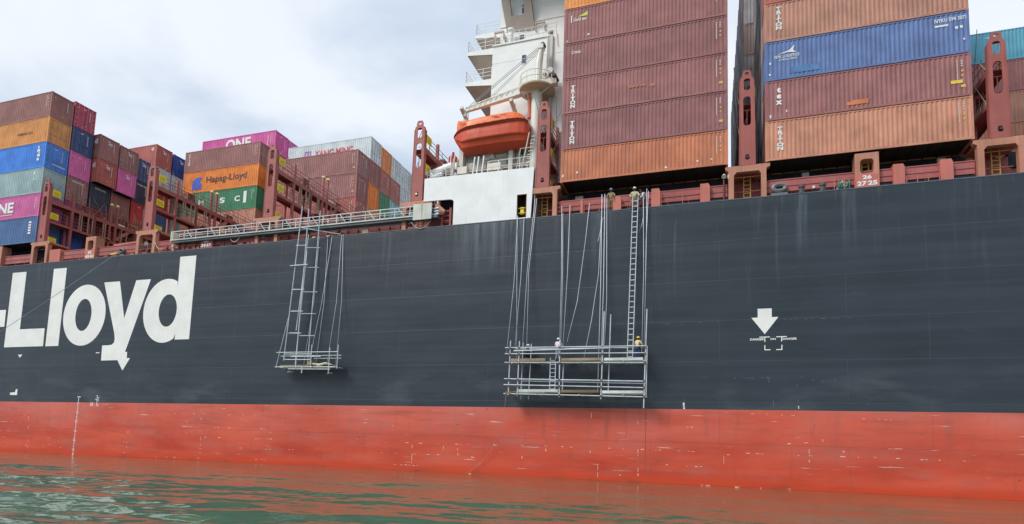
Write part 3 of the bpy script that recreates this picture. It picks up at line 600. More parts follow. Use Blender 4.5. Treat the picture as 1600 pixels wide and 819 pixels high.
def bridge(x, i):
    ox = (x, 0, 0)
    # outboard tower plate with its cut-outs, tapering to a lifting eye
    busy = i in (0,1,2,5,6)
    out = [(-.52,22.32),(.52,22.32),(.47,28.55),(.36,28.85),(.30,28.88),(.30,29.15),(.20,29.36),(-.20,29.36),(-.30,29.15),(-.30,28.88),(-.40,28.85),(-.47,28.55)]
    holes = [rrect(-.21,.21,27.86,28.72,.14), rrect(-.25,.25,25.22,27.38,.22), rrect(-.13,.13,22.70,23.10,.12), rrect(-.13,.13,29.02,29.2,.07)]
    pb = MB().prism(out, .02, .10, holes)
    pb.prism([(-.55,22.32),(-.50,22.32),(-.44,28.6),(-.49,28.6)], .0, .42); pb.prism([(.50,22.32),(.55,22.32),(.49,28.6),(.44,28.6)], .0, .42)
    pb.box(-.49,.49,.36,.42,22.4,25.1); pb.box(-.36,.36,.101,.42,28.78,28.86)
    root = thing('lashing_bridge', BRL[i], 'lashing bridge', ox, 'lashing bridges between the container bays')
    post = pb.build('post', M_post, root)
    b = MB(); b.box(-.19,.19,.101,.2,25.18,25.25); b.box(-.02,.02,.12,.16,25.25,26.4); b.box(-.24,.24,.12,.16,26.38,26.42); b.box(-.2,.2,.12,.16,27.82,27.88); b.beam((-.1,.14,27.9),(.15,.14,28.5),.03); b.beam((-.2,.14,25.3),(-.03,.14,25.8),.03)
    b.build('rung_bar', M_postd, post, kind='stuff')
    b = MB(); b.tube([(-.0,.01,22.90),(0,-.06,22.90)],.10,10); b.build('foot_light' if i in (3,4) else 'cleat', M_lampw if i == 3 else M_black, post)
    # athwartships walkways on two levels, carried by columns
    YE = 30
    for nm, z, h in (('walkway',24.72,.20),('walkway',26.98,.36)):
        b = MB(); b.box(-.50,.50,.43,YE,z,z+.05); b.box(.46,.51,.43,YE,z-h,z-.001); b.box(-.51,-.46,.43,YE,z-h,z-.001)
        if z > 26:
            for y in np.arange(2.6, YE, 2.6): b.prism([(-.45,z-h-.001),(.45,z-h-.001),(.45,z-h-.26),(-.45,z-h-.26)], y-.03, y+.03)
        b.build(nm, M_post, root)
    b = MB(); b.box(-.5,.5,.86,YE,22.0,22.25); b.build('cross_beam', M_post, root)
    y = 2.7; k = 0
    while y < YE:
        for sx in (-.42,.42):
            b = MB(); b.box(sx-.10,sx+.10,y-.12,y+.12,ZD if sx > 0 or k % 2 else 22.0,28.5 if k == 0 and sx > 0 else 26.97); b.build('column', M_post if k % 2 == 0 else M_postd, root)
        y += 2.58; k += 1
    # railings on the outer side of both walkways
    for z in (24.77, 27.03):
        b = MB()
        for hh in (.35,.72,1.08): b.tube([(.48,.9,z+hh),(.48,YE,z+hh)],.026,5)
        for yy in np.arange(1.0, YE, 1.25): b.tube([(.48,yy,z),(.48,yy,z+1.08)],.028,5)
        b.build('railing', M_rail, root)
        b = MB()
        for hh in (.55,1.08): b.tube([(-.48,.9,z+hh),(-.48,YE,z+hh)],.024,5)
        for yy in np.arange(1.6, YE, 1.25): b.tube([(-.48,yy,z),(-.48,yy,z+1.08)],.026,5)
        b.build('railing', M_rail, root)
    # yellow boards at the outboard end, floodlights on masts, stowed lashing rods
    for z0, z1 in ((27.50,28.22),(24.98,25.66),(22.42,22.98)):
        sb = MB(); sb.box(.53,.56,.35,1.22,z0,z1); s = sb.build('sign_board', M_yel, root)
        q = MB()
        for kx in range(3): q.add([(.5635,.48,z0+.14+.15*kx),(.5635,1.1,z0+.14+.15*kx),(.5635,1.08,z0+.19+.15*kx),(.5635,.5,z0+.19+.15*kx)], [(0,1,2,3)])
        q.build('sign_lines', P('sign_black',(150,122,40),rough=.6), s, kind='stuff')
    b = MB()
    if busy:
        for yy in (3.5,3.75,4.5,5.0,5.25,6.3,6.55,8.6,9.3,10.4,10.7,12.0): b.box(.40,.50,yy,yy+.11,24.77,26.9+.35*((yy*7) % 3 > 1.4))
        b.build('rod_rack', P('rack_buff',(170,140,122),rough=.7,dirt=.35), root, kind='stuff')
    b = MB(); b.box(.3,.5,7.05,7.25,22.2,29.0); b.box(.3,.5,7.8,8.0,22.2,29.05); b.build('mast', M_post, root)
    for yy, zz_ in ((7.15,28.98),(7.9,29.05)):
        b = MB(); b.tube([(.4,yy,zz_),(.42,yy,zz_+.16),(.46,yy,zz_+.34)],[.12,.24,.10],8); b.build('floodlight', M_lampo, root)
    b = MB(); b.beam((.4,5.9,24.85),(.4,7.1,24.85),.9,.12); b.build('platform', M_frame, root)
    b = MB(); b.beam((.35,8.1,25.2),(.35,10.2,27.2),.18,.34); b.build('brace', M_block, root)
    b = MB(); b.box(.2,.5,8.15,9.0,26.98,27.2); b.build('light_box', M_lampw, root)
    q = random.Random(i+2)
    b = MB()
    for kx in range(16 if busy else 0):
        y0 = q.uniform(3.2,12); z0 = q.choice((24.77,27.03)); b.tube([(q.uniform(.2,.4),y0,z0+.02),(q.uniform(.0,.4),y0+q.uniform(-.12,.12),z0+q.uniform(1.5,2.2))],.030,5)
    if b.v: b.build('stowed_rods', M_rod, root, kind='stuff')
    b = MB()                                            # lashing rods crossed over the container ends
    for row in range(0, 0 if i == 3 else (2 if i == 5 else 11)):
        yb = .35+row*2.6
        for (ya, za, yc_, zc_) in ((yb,27.05,yb+2.0,29.9),(yb+2.0,27.05,yb,29.9),(yb+.1,24.8,yb+1.9,27.9)):
            b.tube([(-.5,ya,za),(-.86,yc_,zc_)],.024,5)
            if i == 4 and row < 4: b.tube([(.5,ya,za),(.86,yc_,zc_)],.024,5)
    if b.v: b.build('lashing_rods', M_rod, root, kind='stuff')
    for k, y0 in enumerate((4.2, 9.6)):                 # box lockers and a ladder on the walkway
        b = MB(); b.box(-.3,.3,y0,y0+.9,27.04,27.9-.3*k); b.build('locker', M_postd, root)
    # portal stanchion below, at the ship's side
    b = MB(); b.prism([(-1.46,22.31),(1.46,22.31),(1.46,22.10),(1.22,21.98),(1.22,ZD),(.88,ZD),(.88,21.66),(.74,21.86),(-.72,21.86),(-.90,21.66),(-.90,ZD),(-1.26,ZD),(-1.26,21.98),(-1.46,22.10)], .03, .45)
    b.box(-1.2,1.2,.451,2.3,22.12,22.30); fr = b.build('stanchion_frame', M_frame, root, label='tan portal frame under the post')
    b = MB(); rungs(b, -.22, .22, .95, ZD, 22.05); b.build('ladder', M_lad, fr)
    b = MB(); b.tube([(-.9,.5,21.65),(.9,.5,21.65)],.03,5); b.tube([(-.9,.9,20.75),(.9,.9,20.75)],.025,5); b.build('guard_rail', M_frame, fr)
    b = MB(); b.box(-1.3,1.3,2.31,2.36,ZD,22.0); b.build('back_plate', M_panel, fr)
    return root
for x, i in POSTS: bridge(x, i)

# hatch coamings and covers in every bay: shade under the boxes painted into the covers, red along the deck
BAYS = [(-84.0,-70.1),(-67.4,-55.1),(-52.4,-40.4),(-37.8,-25.2),(-11.8,.65),(2.9,15.4),(17.9,30)]
for k, (x0, x1) in enumerate(BAYS):
    b = MB(); b.box(x0,x1,2.45,44,ZD,21.25); c = b.build('hatch_coaming', M_panel, ship)
    b = MB(); b.box(x0-.1,x1+.1,2.30,44,21.26,(22.18,21.9,21.75,22.1,22.47,22.36,22.3)[k]); b.build('hatch_cover', M_hatch_shade, c)
    b = MB()
    for xx in np.arange(x0+.6, x1, 1.35): b.box(xx-.04,xx+.04,2.05,2.449,ZD,21.2)
    b.build('coaming_stay', M_panel, c)
    # plate rail along the ship's side with a pipe on top
    if k != 3:
        b = MB(); b.box(x0+.1,x1-.1,.34,.37,20.28,21.08); b.box(x0+.1,x1-.1,.30,.42,21.081,21.15); s = b.build('side_plate', M_panel, ship)
        b = MB()
        for xx in np.arange(x0+1, x1-.5, 1.45): b.box(xx-.035,xx+.035,.371,.46,ZD,21.05)
        b.box(x0+.1,x1-.1,.31,.34,20.62,20.66); b.build('stiffener', M_postd, s)
def blocks(lst, z1=21.3):
    for x0, x1 in lst:
        b = MB(); b.prism([(x0,ZD),(x1,ZD),(x1,z1-.22),(x1-.1,z1),(x0,z1)], .06, 1.2); b.build('vent_block', M_block, ship, label='plain pink block on the deck edge')
blocks([(-4.70,-4.07),(-1.28,-.62),(10.74,11.40),(13.36,14.06),(-67.2,-65.6)], 21.30)
blocks([(-7.50,-6.90),(-9.98,-9.78)], 21.0)
for x0 in (8.54, -61.95, -46.7, -76.1):                 # centre pedestals that carry the bay numbers
    b = MB(); x1 = x0+1.4; b.prism([(x0,ZD),(x1,ZD),(x1,22.27),(x0,22.27)], .03, 1.0, [rrect(x0+.3,x1-.3,20.86,21.86,.22)])
    if x0 == -46.7: b = MB(); b.box(x0,x1,.05,1,ZD,20.75)
    p = b.build('pedestal', M_frame if x0 != -46.7 else M_panel, ship, label='tan pedestal with an arched opening and a bay number')
    if x0 != -46.7:
        b = MB(); rungs(b, x0+.5, x0+.9, .6, ZD, 22.1); b.build('ladder', M_lad, p)
        b = MB(); b.box(x0+.02,x1-.02,.024,.029,ZD+.02,20.8); b.build('number_plate', M_block, p)
    n1, n2 = {8.54:('26','27 25'), -61.95:('42','43 41'), -46.7:('38','39 37'), -76.1:('46','47 45')}[x0]
    text(n1, p, x0+.42, x0+.95, 20.46, 20.74, .018, M_ctext, name='bay_number', bold=.04)
    for kk, w_ in enumerate(n2.split()): text(w_, p, x0+.10+.62*kk, x0+.66+.62*kk, 20.03, 20.34, .018, M_ctext, name='bay_number', bold=.04)
coam = [o for o in ship.children if o.name.startswith('hatch_coaming')][5]
text('27', coam, 6.1, 6.62, 21.66, 21.98, 2.29, M_ctext, name='bay_number', bold=.03); text('25H', coam, 12.35, 13.05, 21.62, 21.94, 2.29, M_ctext, name='bay_number', bold=.03)
text('30', [o for o in ship.children if o.name.startswith('hatch_coaming')][4], -2.1, -1.5, 21.62, 21.94, 2.29, M_ctext, name='bay_number', bold=.03)
b = MB(); b.box(5.45,5.9,1.0,1.3,21.3,21.75); b.build('vent_box', P('grey_box',(128,126,126)), ship); b = MB(); b.box(13.5,13.95,1.0,1.3,21.35,21.8); b.build('vent_box', P('grey_box',(128,126,126)), ship)
b = MB(); b.box(-10.6,-10.0,1.0,1.3,21.25,21.7); b.build('vent_box', P('grey_box',(128,126,126)), ship)
# mooring fittings at the deck edge beyond the gap
def fairlead(x, s=1.0):
    rings = []
    for a in range(20):
        t = 2*math.pi*a/20; c, sn = math.cos(t), math.sin(t); cx, cz = x+.36*s*c, 20.45+.22*s*sn+.05
        rings.append([(cx+.16*s*c*math.cos(u), .25+.20*math.sin(u), cz+.16*s*sn*math.cos(u)) for u in [k*2*math.pi/8 for k in range(8)]])
    rings.append(rings[0]); b = MB().loft(rings, close=True, caps=False); b.box(x-.5*s,x+.5*s,.1,.45,ZD,20.12)
    return b.build('fairlead', P('fairlead_steel',(104,104,110),rough=.4,spec=.6), ship, smooth=False, label='oval steel mooring ring on the deck edge')
fairlead(3.92, 1.05); fairlead(-57.0, .8)
for x in (5.33, 6.63):
    b = MB(); b.tube([(x,.45,ZD),(x,.45,20.42),(x,.45,20.44),(x,.45,20.56),(x,.45,20.60)],[.19,.19,.25,.25,.2],14); b.tube([(x,.45,20.05),(x,.45,20.1)],.24,14); b.build('bollard', P('bollard_grey',(86,84,88),rough=.5), ship, label='dark grey mooring bollard on the deck edge')
b = MB(); b.box(6.0,6.16,.3,.42,20.3,20.46); b.build('deck_lamp', M_lampw, ship)
b = MB(); b.tube([(.32,.25,20.0),(.32,.25,21.5)],.05,6); l = b.build('lamp_post', M_postd, ship); b = MB(); b.tube([(.33,.25,21.86),(.33,.1,21.66)],[.09,.17],8); b.build('lamp_head', M_lampw, l)
# rails along the open deck edge
def rail(name, x0, x1, y=.12, zs=(.35,.7,1.05), st=1.5, mat=None, z=ZD, r=.022, par=None):
    b = MB(); 
    for h in zs: b.tube([(x0,y,z+h),(x1,y,z+h)],r,5)
    for xx in np.arange(x0, x1+.01, st): b.tube([(xx,y,z),(xx,y,z+zs[-1])],r*1.15,5)
    return b.build(name, mat or M_block, par or ship)
rail('deck_railing', -12.0, -4.9, st=1.15); rail('deck_railing', -4.0, -1.4); rail('deck_railing', 11.5, 13.3, zs=(.3,.55), st=.6); rail('deck_railing', -65.3, -62.2, zs=(.3,.6)); rail('deck_railing', -55,-47,zs=(.5,1.0)); rail('deck_railing', 7.3, 8.5, zs=(.5,.9), st=.6)
b = MB(); 
for xx in np.arange(-37.4,-25.4,1.05): b.box(xx-.04,xx+.04,.9,1.0,ZD,20.7)
b.box(-37.5,-25.3,1.0,1.04,ZD,20.75); b.build('side_plate', P('plate_deepred',(146,70,66)), ship)
for x in (-35.2,-32.0): b = MB(); b.beam((x,.4,ZD),(x+.2,.8,20.75),.22,.2); b.build('bracket', M_postd, ship)
b = MB(); b.box(-29.2,-28.6,.3,.6,20.0,20.36); b.build('vent_box', P('cream_box',(226,206,170)), ship)
for x in (-34.1,-32.6): b = MB(); b.box(x,x+.3,.05,.3,ZD,20.05); b.build('rope_pad', P('cream_box',(226,206,170)), ship)
for x0, x1 in ((-39.5,-38.1),(-44.6,-43.2)): b = MB(); b.box(x0,x1,.3,.9,ZD,20.66); b.box(x0+.1,x0+.5,.25,.299,20.0,20.6); b.build('locker', M_postd, ship)
b = MB(); b.box(-56.9,-55.6,.4,1.0,ZD,20.9); b.build('locker', M_block, ship); b = MB(); b.box(-54.6,-54.15,.6,.7,21.0,21.35); b.build('notice_board', M_lampw, ship)
for x in (-51.2,-50.4,-49.6,-48.9,-47.6): b = MB(); b.tube([(x,.3,ZD),(x,.3,20.5)],.09,8); b.box(x-.12,x+.12,.2,.4,20.45,20.62); b.build('air_pipe', M_postd if x != -50.4 else M_lampw, ship)
b = MB(); b.beam((-58.4,.5,21.25),(-55.2,.5,21.35),.3,.16); b.build('pipe_cover', M_block, ship)

# the white side screen with its doorway, and the dark recess at its foot
M_scrn = P('screen_white', (238,238,238), rough=.45, var=.06, dirt=.32, dirt_rgb=(.46,.38,.28), streak=.1)
b = MB().prism([(-20.5,19.93),(-13.9,19.93),(-13.72,24.03),(-23.24,24.13),(-23.24,22.16),(-20.85,22.12),(-20.6,22.04),(-20.5,21.9)], -.02, .10, [[(-15.06,20.0),(-14.24,20.0),(-14.24,21.9),(-15.06,21.9)]])
scr = b.build('side_screen', M_scrn, ship, label='large white side screen with a dark doorway')
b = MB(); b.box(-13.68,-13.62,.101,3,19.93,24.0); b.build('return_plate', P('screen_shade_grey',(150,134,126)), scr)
b = MB(); b.box(-15.1,-14.2,1.2,1.25,20,22.6); b.build('inner_door', M_hatch_shade, scr)
b = MB(); b.tube([(-15.02,.2,20.85),(-14.28,.2,20.85)],.03,5); b.tube([(-15.02,.2,20.45),(-14.28,.2,20.45)],.03,5); b.build('door_rail', M_yel, scr); b = MB(); b.box(-14.85,-14.55,.25,.45,20.38,20.95); b.build('life_jacket_box', M_yel, scr)
b = MB(); b.box(-23.2,-13.75,.12,12,23.7,23.9); b.build('boat_deck', P('deck_green_grey',(120,112,104)), ship)
b = MB(); b.box(-23.2,-20.6,3.2,3.3,ZD,23.69); b.build('recess_plate', M_hatch_shade, ship)
b = MB(); rungs(b, -21.7, -20.95, .5, ZD, 21.6, .42, .05, .09); b.box(-20.62,-20.52,.3,.6,ZD,21.5); b.box(-21.85,-20.75,1.2,1.6,20.6,21.8); b.build('mooring_gear', P('gear_red',(150,72,70)), ship, label='red framework in the recess under the white screen')
b = MB(); b.beam((-22.2,.3,21.9),(-21.4,.3,21.2),.3); b.box(-21.9,-21.5,.2,.5,21.0,21.4); b.build('bracket', M_frame, ship)

# ------------------------------------------------------------------ the accommodation tower
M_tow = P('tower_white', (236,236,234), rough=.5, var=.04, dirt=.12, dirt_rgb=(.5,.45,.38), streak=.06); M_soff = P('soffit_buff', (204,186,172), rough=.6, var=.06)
M_tgrey = P('tower_grey', (204,198,190), rough=.6, var=.08, dirt=.25)
b = MB(); b.box(-18.8,-3,3.0,44,23.9,37.1); b.box(-18.6,-3,4.2,42,37.101,60); b.box(-18.8,-13.6,2.9,2.999,37.0,37.12)
tow = thing('deck_house', 'tall white accommodation tower with side balconies behind the lifeboat', 'tower'); b.build('wall', M_tow, tow)
b = MB()
for z in (27.0,29.8,32.6,35.4): b.box(-18.81,-3,2.985,2.999,z,z+.025)
b.box(-18.6,-3,4.13,4.199,39.55,39.66); b.build('deck_ledge', M_tow, tow)
def win(x0, x1, z0, z1, y, fr=.05):
    b = MB().prism(rrect(x0-fr,x1+fr,z0-fr,z1+fr,.08), y-.03, y-.001, [rrect(x0,x1,z0,z1,.06)]); w = b.build('window', M_tow, tow)
    MB().sheet(rrect(x0,x1,z0,z1,.06), y-.006).build('pane', M_deadlight, w)
win(-16.06,-15.68,34.95,35.72,3.0); win(-16.75,-16.32,38.1,38.52,4.2); win(-14.1,-13.66,37.95,38.42,4.2)
win(-16.6,-16.34,40.55,41.1,4.2); win(-16.6,-16.34,41.2,41.42,4.2)
# three side balconies on the left edge: tapered fascia, soffit, railing
for k, (xo, zt_, xi, y0) in enumerate(((-21.2,36.93,-18.8,3.0),(-21.3,34.08,-18.8,3.0),(-21.0,39.35,-18.6,4.2))):
    b = MB(); zl, zr = zt_-.30, zt_-.62
    b.v = [(xo,y0,zl),(xi-.002,y0,zr),(xi-.002,y0,zt_),(xo,y0,zt_),(xo,16,zl),(xi-.002,16,zl),(xi-.002,16,zt_),(xo,16,zt_)]
    b.f = [(0,1,2,3),(0,3,7,4),(4,7,6,5),(3,2,6,7),(1,5,6,2)]
    bal = b.build('balcony', M_tow, tow, label='cantilevered white balcony on the edge of the tower')
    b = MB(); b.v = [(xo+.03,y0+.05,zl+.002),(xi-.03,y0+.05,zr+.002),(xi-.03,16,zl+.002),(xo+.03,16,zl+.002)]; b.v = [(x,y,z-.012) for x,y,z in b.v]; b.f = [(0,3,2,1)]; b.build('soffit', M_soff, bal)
    b = MB(); y1 = y0+.06
    for h in (.38,.72,1.08): b.tube([(xi,y1,zt_+h),(xo+.05,y1,zt_+h),(xo+.05,15.5,zt_+h)],.026,5)
    for xx in np.arange(xo+.05, xi, .8): b.tube([(xx,y1,zt_),(xx,y1,zt_+1.08)],.026,5)
    for yy in np.arange(y1, 15, 1.2): b.tube([(xo+.05,yy,zt_),(xo+.05,yy,zt_+1.08)],.026,5)
    b.build('balcony_railing', M_tow, bal)
b = MB(); y1 = 3.08                                     # railing round the roof of the lower block
for h in (.4,.75,1.1): b.tube([(-18.7,y1,37.12+h),(-13.2,y1,37.12+h)],.024,5)
for xx in np.arange(-18.6,-13.1,.55): b.tube([(xx,y1,37.12),(xx,y1,38.22)],.022,5)
b.build('roof_railing', M_tow, tow)
b = MB(); b.box(-13.55,-13.3,2.8,2.999,23.95,37.0); b.tube([(-13.75,2.86,36.95),(-13.75,2.86,24)],.06,8); b.tube([(-13.1,2.9,38.2),(-12.9,2.9,36)],.03,5); b.build('pipe_duct', M_tgrey, tow)
b = MB(); b.tube([(-17.35,3.6,37.12),(-17.35,3.6,38.5),(-17.35,3.6,38.6),(-17.35,3.6,38.8)],[.24,.24,.36,.30],12); b.build('mushroom_vent', M_tow, tow)
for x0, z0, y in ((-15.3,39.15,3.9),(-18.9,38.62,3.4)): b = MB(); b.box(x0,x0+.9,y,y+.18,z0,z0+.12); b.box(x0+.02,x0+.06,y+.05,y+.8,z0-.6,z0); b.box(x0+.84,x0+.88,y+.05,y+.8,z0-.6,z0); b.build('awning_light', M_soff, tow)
# raking support under the bridge wing with its opening
pts = {'o':[(792,47.6),(834.8,45.2),(826,0),(780,0)], 'h':[(799.5,29.5),(820,26),(820,0),(796.5,0)]}
b = MB()
o = [(-17.95,4.15,39.0),(-15.35,4.15,38.75),(-15.9,2.3,44.6),(-18.75,2.3,44.9)]; h = [(-17.45,3.72,40.2),(-16.25,3.75,40.1),(-16.3,2.8,43.2),(-17.62,2.8,43.3)]
b.v = o+h+[(x,y+.35,z+.1) for x,y,z in o+h]
for i in range(4): j = (i+1) % 4; b.f += [(i,j,4+j,4+i),(8+j,8+i,12+i,12+j),(4+i,4+j,12+j,12+i),(j,i,8+i,8+j)]
b.build('wing_support', P('support_buff',(176,160,152),rough=.6,var=.05), tow, label='raking buff support with an opening under the bridge wing')
b = MB(); b.box(-20.5,-4,-.3,4.19,44.8,47); b.build('bridge_wing', M_tow, tow)

# ------------------------------------------------------------------ boat station: davits and lockers behind and below the lifeboat
dv = MB(); dv.box(-20.95,-14.9,1.9,2.6,26.98,27.25); dv.box(-20.95,-14.9,2.3,2.6,25.25,26.98); dv.box(-20.95,-14.9,1.9,2.299,25.2,25.32); dv = dv.build('davit', M_tgrey, ship, label='grey buff davit framing under the lifeboat')
b = MB()
for x in (-20.75,-16.3): b.prism([(x-.18,23.9),(x+.18,23.9),(x+.18,27.2),(x-.05,27.6),(x-.18,27.2)], 1.6, 2.2); b.beam((x,1.9,27.2),(x,2.3,30.4),.3,.4); b.beam((x,2.3,30.3),(x,1.2,30.7),.25,.3)
b.build('davit_arm', M_tgrey, dv)
b = MB(); q = random.Random(11)
for x0, x1, z0, z1 in ((-19.6,-19.2,26.5,26.95),(-19.05,-18.4,26.25,26.9),(-18.35,-17.95,26.3,26.9),(-17.85,-16.8,26.44,26.6),(-17.85,-16.8,26.75,26.88),(-16.7,-16.25,26.3,26.95),(-15.95,-15.1,26.35,26.95),(-20.5,-19.7,25.6,26.1)): b.box(x0,x1,2.28-q.random()*.3,2.299,z0,z1)
b.build('davit_cabinet', M_tow, dv, kind='stuff')
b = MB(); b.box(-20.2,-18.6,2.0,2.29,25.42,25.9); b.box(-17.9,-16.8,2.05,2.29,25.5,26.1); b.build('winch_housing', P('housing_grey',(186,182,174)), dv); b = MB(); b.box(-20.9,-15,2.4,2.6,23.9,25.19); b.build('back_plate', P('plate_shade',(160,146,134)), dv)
b = MB()
for x, z in ((-19.35,26.7),(-16.45,26.65),(-15.6,26.7),(-15.5,26.45)): b.tube([(x,1.9,z),(x,2.29,z)],.13,10)
b.build('sheave', M_black, dv)
for x0, x1 in ((-20.55,-19.7),(-17.9,-16.75)):
    b = MB(); b.box(x0,x1,.5,1.1,24.45,25.05); tag(b.build('raft_locker', P('cream_white',(236,226,212),rough=.5)), f'cream white locker on the boat deck, {"left" if x0 < -20 else "right"} one above the white screen', 'locker', 'lockers on the boat deck')
b = MB()
for x in (-19.1,-18.75,-18.3): b.beam((x-.12,.6,24.0),(x+.1,.5,25.75),.09)
b.build('embarkation_ladder', M_tow, ship)
rail('boat_deck_railing', -23.1, -20.6, .2, (.4,.75), .55, M_tgrey, 24.1); rail('boat_deck_railing', -17.7, -13.9, .2, (.5,1.0), .9, M_tow, 24.05, .03)
b = MB(); b.tube([(-15.0,.6,24.0),(-14.4,.6,27.3)],.06,6); b.tube([(-15.45,.6,24.1),(-15.1,.6,26.0),(-14.2,.6,26.0)],.05,6); b.tube([(-14.6,.6,24.0),(-14.3,.7,25.2),(-14.25,.7,26.6)],.05,6); b.build('pipe_frame', M_tgrey, ship)
b = MB()
for z in np.arange(24.2,27.2,.3): b.box(-14.75+.18*(z-24),-14.4+.18*(z-24),.58,.62,z,z+.04)
b.build('ladder', M_tow, ship)
b = MB(); b.tube([(-23.0,1.2,25.1),(-21.3,1.2,25.55)],[.36,.36],12); b.tube([(-23.05,.8,24.5),(-22,.8,24.7)],.25,10); b.box(-22.3,-21.0,1.3,1.9,25.3,25.9); b.build('vent_trunk', M_tow, ship)
b = MB(); b.beam((-21.1,.7,24.0),(-20.9,.6,25.9),.12); rungs(b, -21.6,-21.15,.6,24.1,25.2); b.build('ladder', M_tgrey, ship)
b = MB(); b.tube([(-21.68,2,25.95),(-21.68,2,26.15),(-21.68,2,26.75),(-21.68,2,26.95),(-21.68,2,27.2)],[.42,.40,.36,.12,.10],12); cap = b.build('capstan', P('capstan_red',(178,60,66)), ship, label='red capstan with pale stripes')
b = MB()
for a in range(8): t = a*math.pi/4; b.box(-21.68+.42*math.cos(t)-.03,-21.68+.42*math.cos(t)+.03,2+.42*math.sin(t)-.03,2+.42*math.sin(t)+.03,25.96,26.7)
b.build('whelp', M_tow, cap)

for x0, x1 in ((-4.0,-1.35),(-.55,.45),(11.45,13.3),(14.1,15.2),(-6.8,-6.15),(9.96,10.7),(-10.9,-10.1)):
    b = MB(); b.box(x0,x1,.44,.50,ZD,20.34); b.build('slit_shade', M_black, ship)  # black strips added as painted shade in the slits below the side plates
for bd, a, e, g, h in TXT_FRAME: text(bd, topside, a, e, g, h, YL, M_white, name='lettering', bold=.03)
# ------------------------------------------------------------------ stowed gangway
gw = thing('gangway', 'long silver gangway stowed along the deck edge with a pale box at one end', 'gangway', (0,-.3,0))
GX0, GX1 = -49.95, -22.2
M_alu = P('gangway_silver', (196,200,200), rough=.42, var=.14, dirt=.45, spec=.6); M_under = P('gangway_under', (92,98,100), rough=.5, var=.15, dirt=.3)
for y in (-.0, .72):
    b = MB(); b.box(GX0,GX1,y-.04,y+.04,20.82,20.92); b.build('stringer', M_alu, gw)
    b = MB(); b.box(GX0,GX1,y-.03,y+.03,21.66,21.73); b.build('handrail', M_alu, gw)
    b = MB(); b.box(GX0+.9,GX1,y-.015,y+.015,21.16,21.20)
    if y == 0: b.box(GX0+.9,GX1,y-.015,y+.015,21.34,21.37)
    b.build('mid_rail', M_under if y else M_alu, gw)
    x = GX0+.1; i = 0
    while x < GX1-1.6:
        b = MB(); b.box(x-.03,x+.03,y-.03,y+.03,20.921,21.659); b.build('stanchion', (M_alu if y == 0 else M_under) if i % 4 else P('gangway_pale',(232,230,206),rough=.5), gw); x += 1.42; i += 1
    x = GX0+1.9; i = 0
    while x < GX1-1.8 and y == 0:
        b = MB(); b.beam((x,y-.05 if y == 0 else y+.05,21.65),(x+.62,y-.05 if y == 0 else y+.05,20.93),.055); b.build('diagonal', M_alu, gw); x += 2.83; i += 1
b = MB(); b.box(GX0,GX1+.4,.05,.67,20.62,20.80); b.build('underframe', M_under, gw)
b = MB(); b.box(GX0+.1,GX1,.06,.66,20.83,20.87)
for x in np.arange(GX0+.5, GX1-1, .34): b.box(x,x+.27,.10,.66,20.875,21.05)
b.build('treads', M_under, gw, kind='stuff')
b = MB(); b.box(GX0-.12,GX0-.02,-.06,.78,20.75,21.74); b.build('end_frame', P('gangway_pale',(232,230,206),rough=.5), gw)
b = MB(); b.box(-23.95,-22.27,-.12,-.02,20.48,21.82); bx = b.build('end_box', P('box_pale_grey',(200,200,192),rough=.5,dirt=.3), gw, label='pale box with a rust streak at the inboard end')
MB().sheet([(-23.2,21.78),(-23.08,21.78),(-23.10,20.6),(-23.17,20.5)], -.124).build('rust_streak', P('rust_pale',(188,176,140),rough=.8), bx)
b = MB(); 
for z in (20.75,21.0,21.25): b.tube([(-22.2,.2,z+.15),(-21.75,.2,z+.2)],.09,10)
b.build('roller', M_galv, gw)
def catenary(p, q, sag, n=14): return [Vector(p).lerp(Vector(q), i/n)-Vector((0,0,sag*4*(i/n)*(1-i/n))) for i in range(n+1)]
def rope(pts, label, group=None, r=.021, mat=None, name='rope'):
    o = MB().tube(pts, r, 6).build(name, mat or M_rope, smooth=True); return tag(o, label, 'rope', group)
M_rope = P('rope_pale', (206,212,218), rough=.8, var=.1, dirt=.15); M_ropey = P('rope_cream', (220,208,190), rough=.8)
rope(catenary((-43.2,-.05,20.7),(-41.9,-.05,20.85),.55), 'cream rope loop hanging under the gangway left of the pole tower', r=.03, mat=M_ropey)
rope(catenary((-24.3,-.05,20.5),(-22.5,-.05,20.45),.62), 'cream rope loop hanging under the pale gangway box', r=.03, mat=M_ropey)
rope(catenary((-52.5,.05,21.0),(-51.4,.05,20.3),.35), 'cream rope loop at the deck edge beside the second portal frame', r=.03, mat=M_ropey)

# ------------------------------------------------------------------ lifeboat hanging from its davits
lb = thing('lifeboat', 'orange enclosed lifeboat hanging above the white side screen', 'boat', (-17.9,1.5,26.52), 'boats')
del lb['group']
M_or = P('lifeboat_orange', (246,112,50), rough=.4, var=.06, dirt=.08, streak=.08); M_ord = P('lifeboat_hull_orange', (204,76,46), rough=.45, var=.07, dirt=.12); M_orl = P('lifeboat_rail', (246,170,140), rough=.5)
def sec(x, b_, zk, zg, full=1.0):
    h = zg-zk; pr = [(0,0),(.34,.05),(.62,.17),(.74,.36),(.88,.42),(.90,.46),(.91,.70),(.905,.93),(1.0,.95),(1.0,1.0)]
    p = [(-w*b_, zk+t*h) for w, t in reversed(pr)]+[(w*b_, zk+t*h) for w, t in pr[1:]]
    return [(x, y, z) for y, z in p]
S = [(-3.47,.10,1.50,1.62),(-3.30,.40,1.18,1.66),(-2.95,.72,.66,1.74),(-2.45,.98,.06,1.80),(-1.9,1.16,.02,1.83),(-.8,1.28,0,1.85),(.6,1.3,0,1.88),(1.8,1.27,0,1.93),(2.6,1.16,.0,1.95),(3.05,.98,.02,1.92),(3.3,.74,.06,1.84)]
MB().loft([sec(*s) for s in S]).build('hull', M_ord, lb, smooth=False)
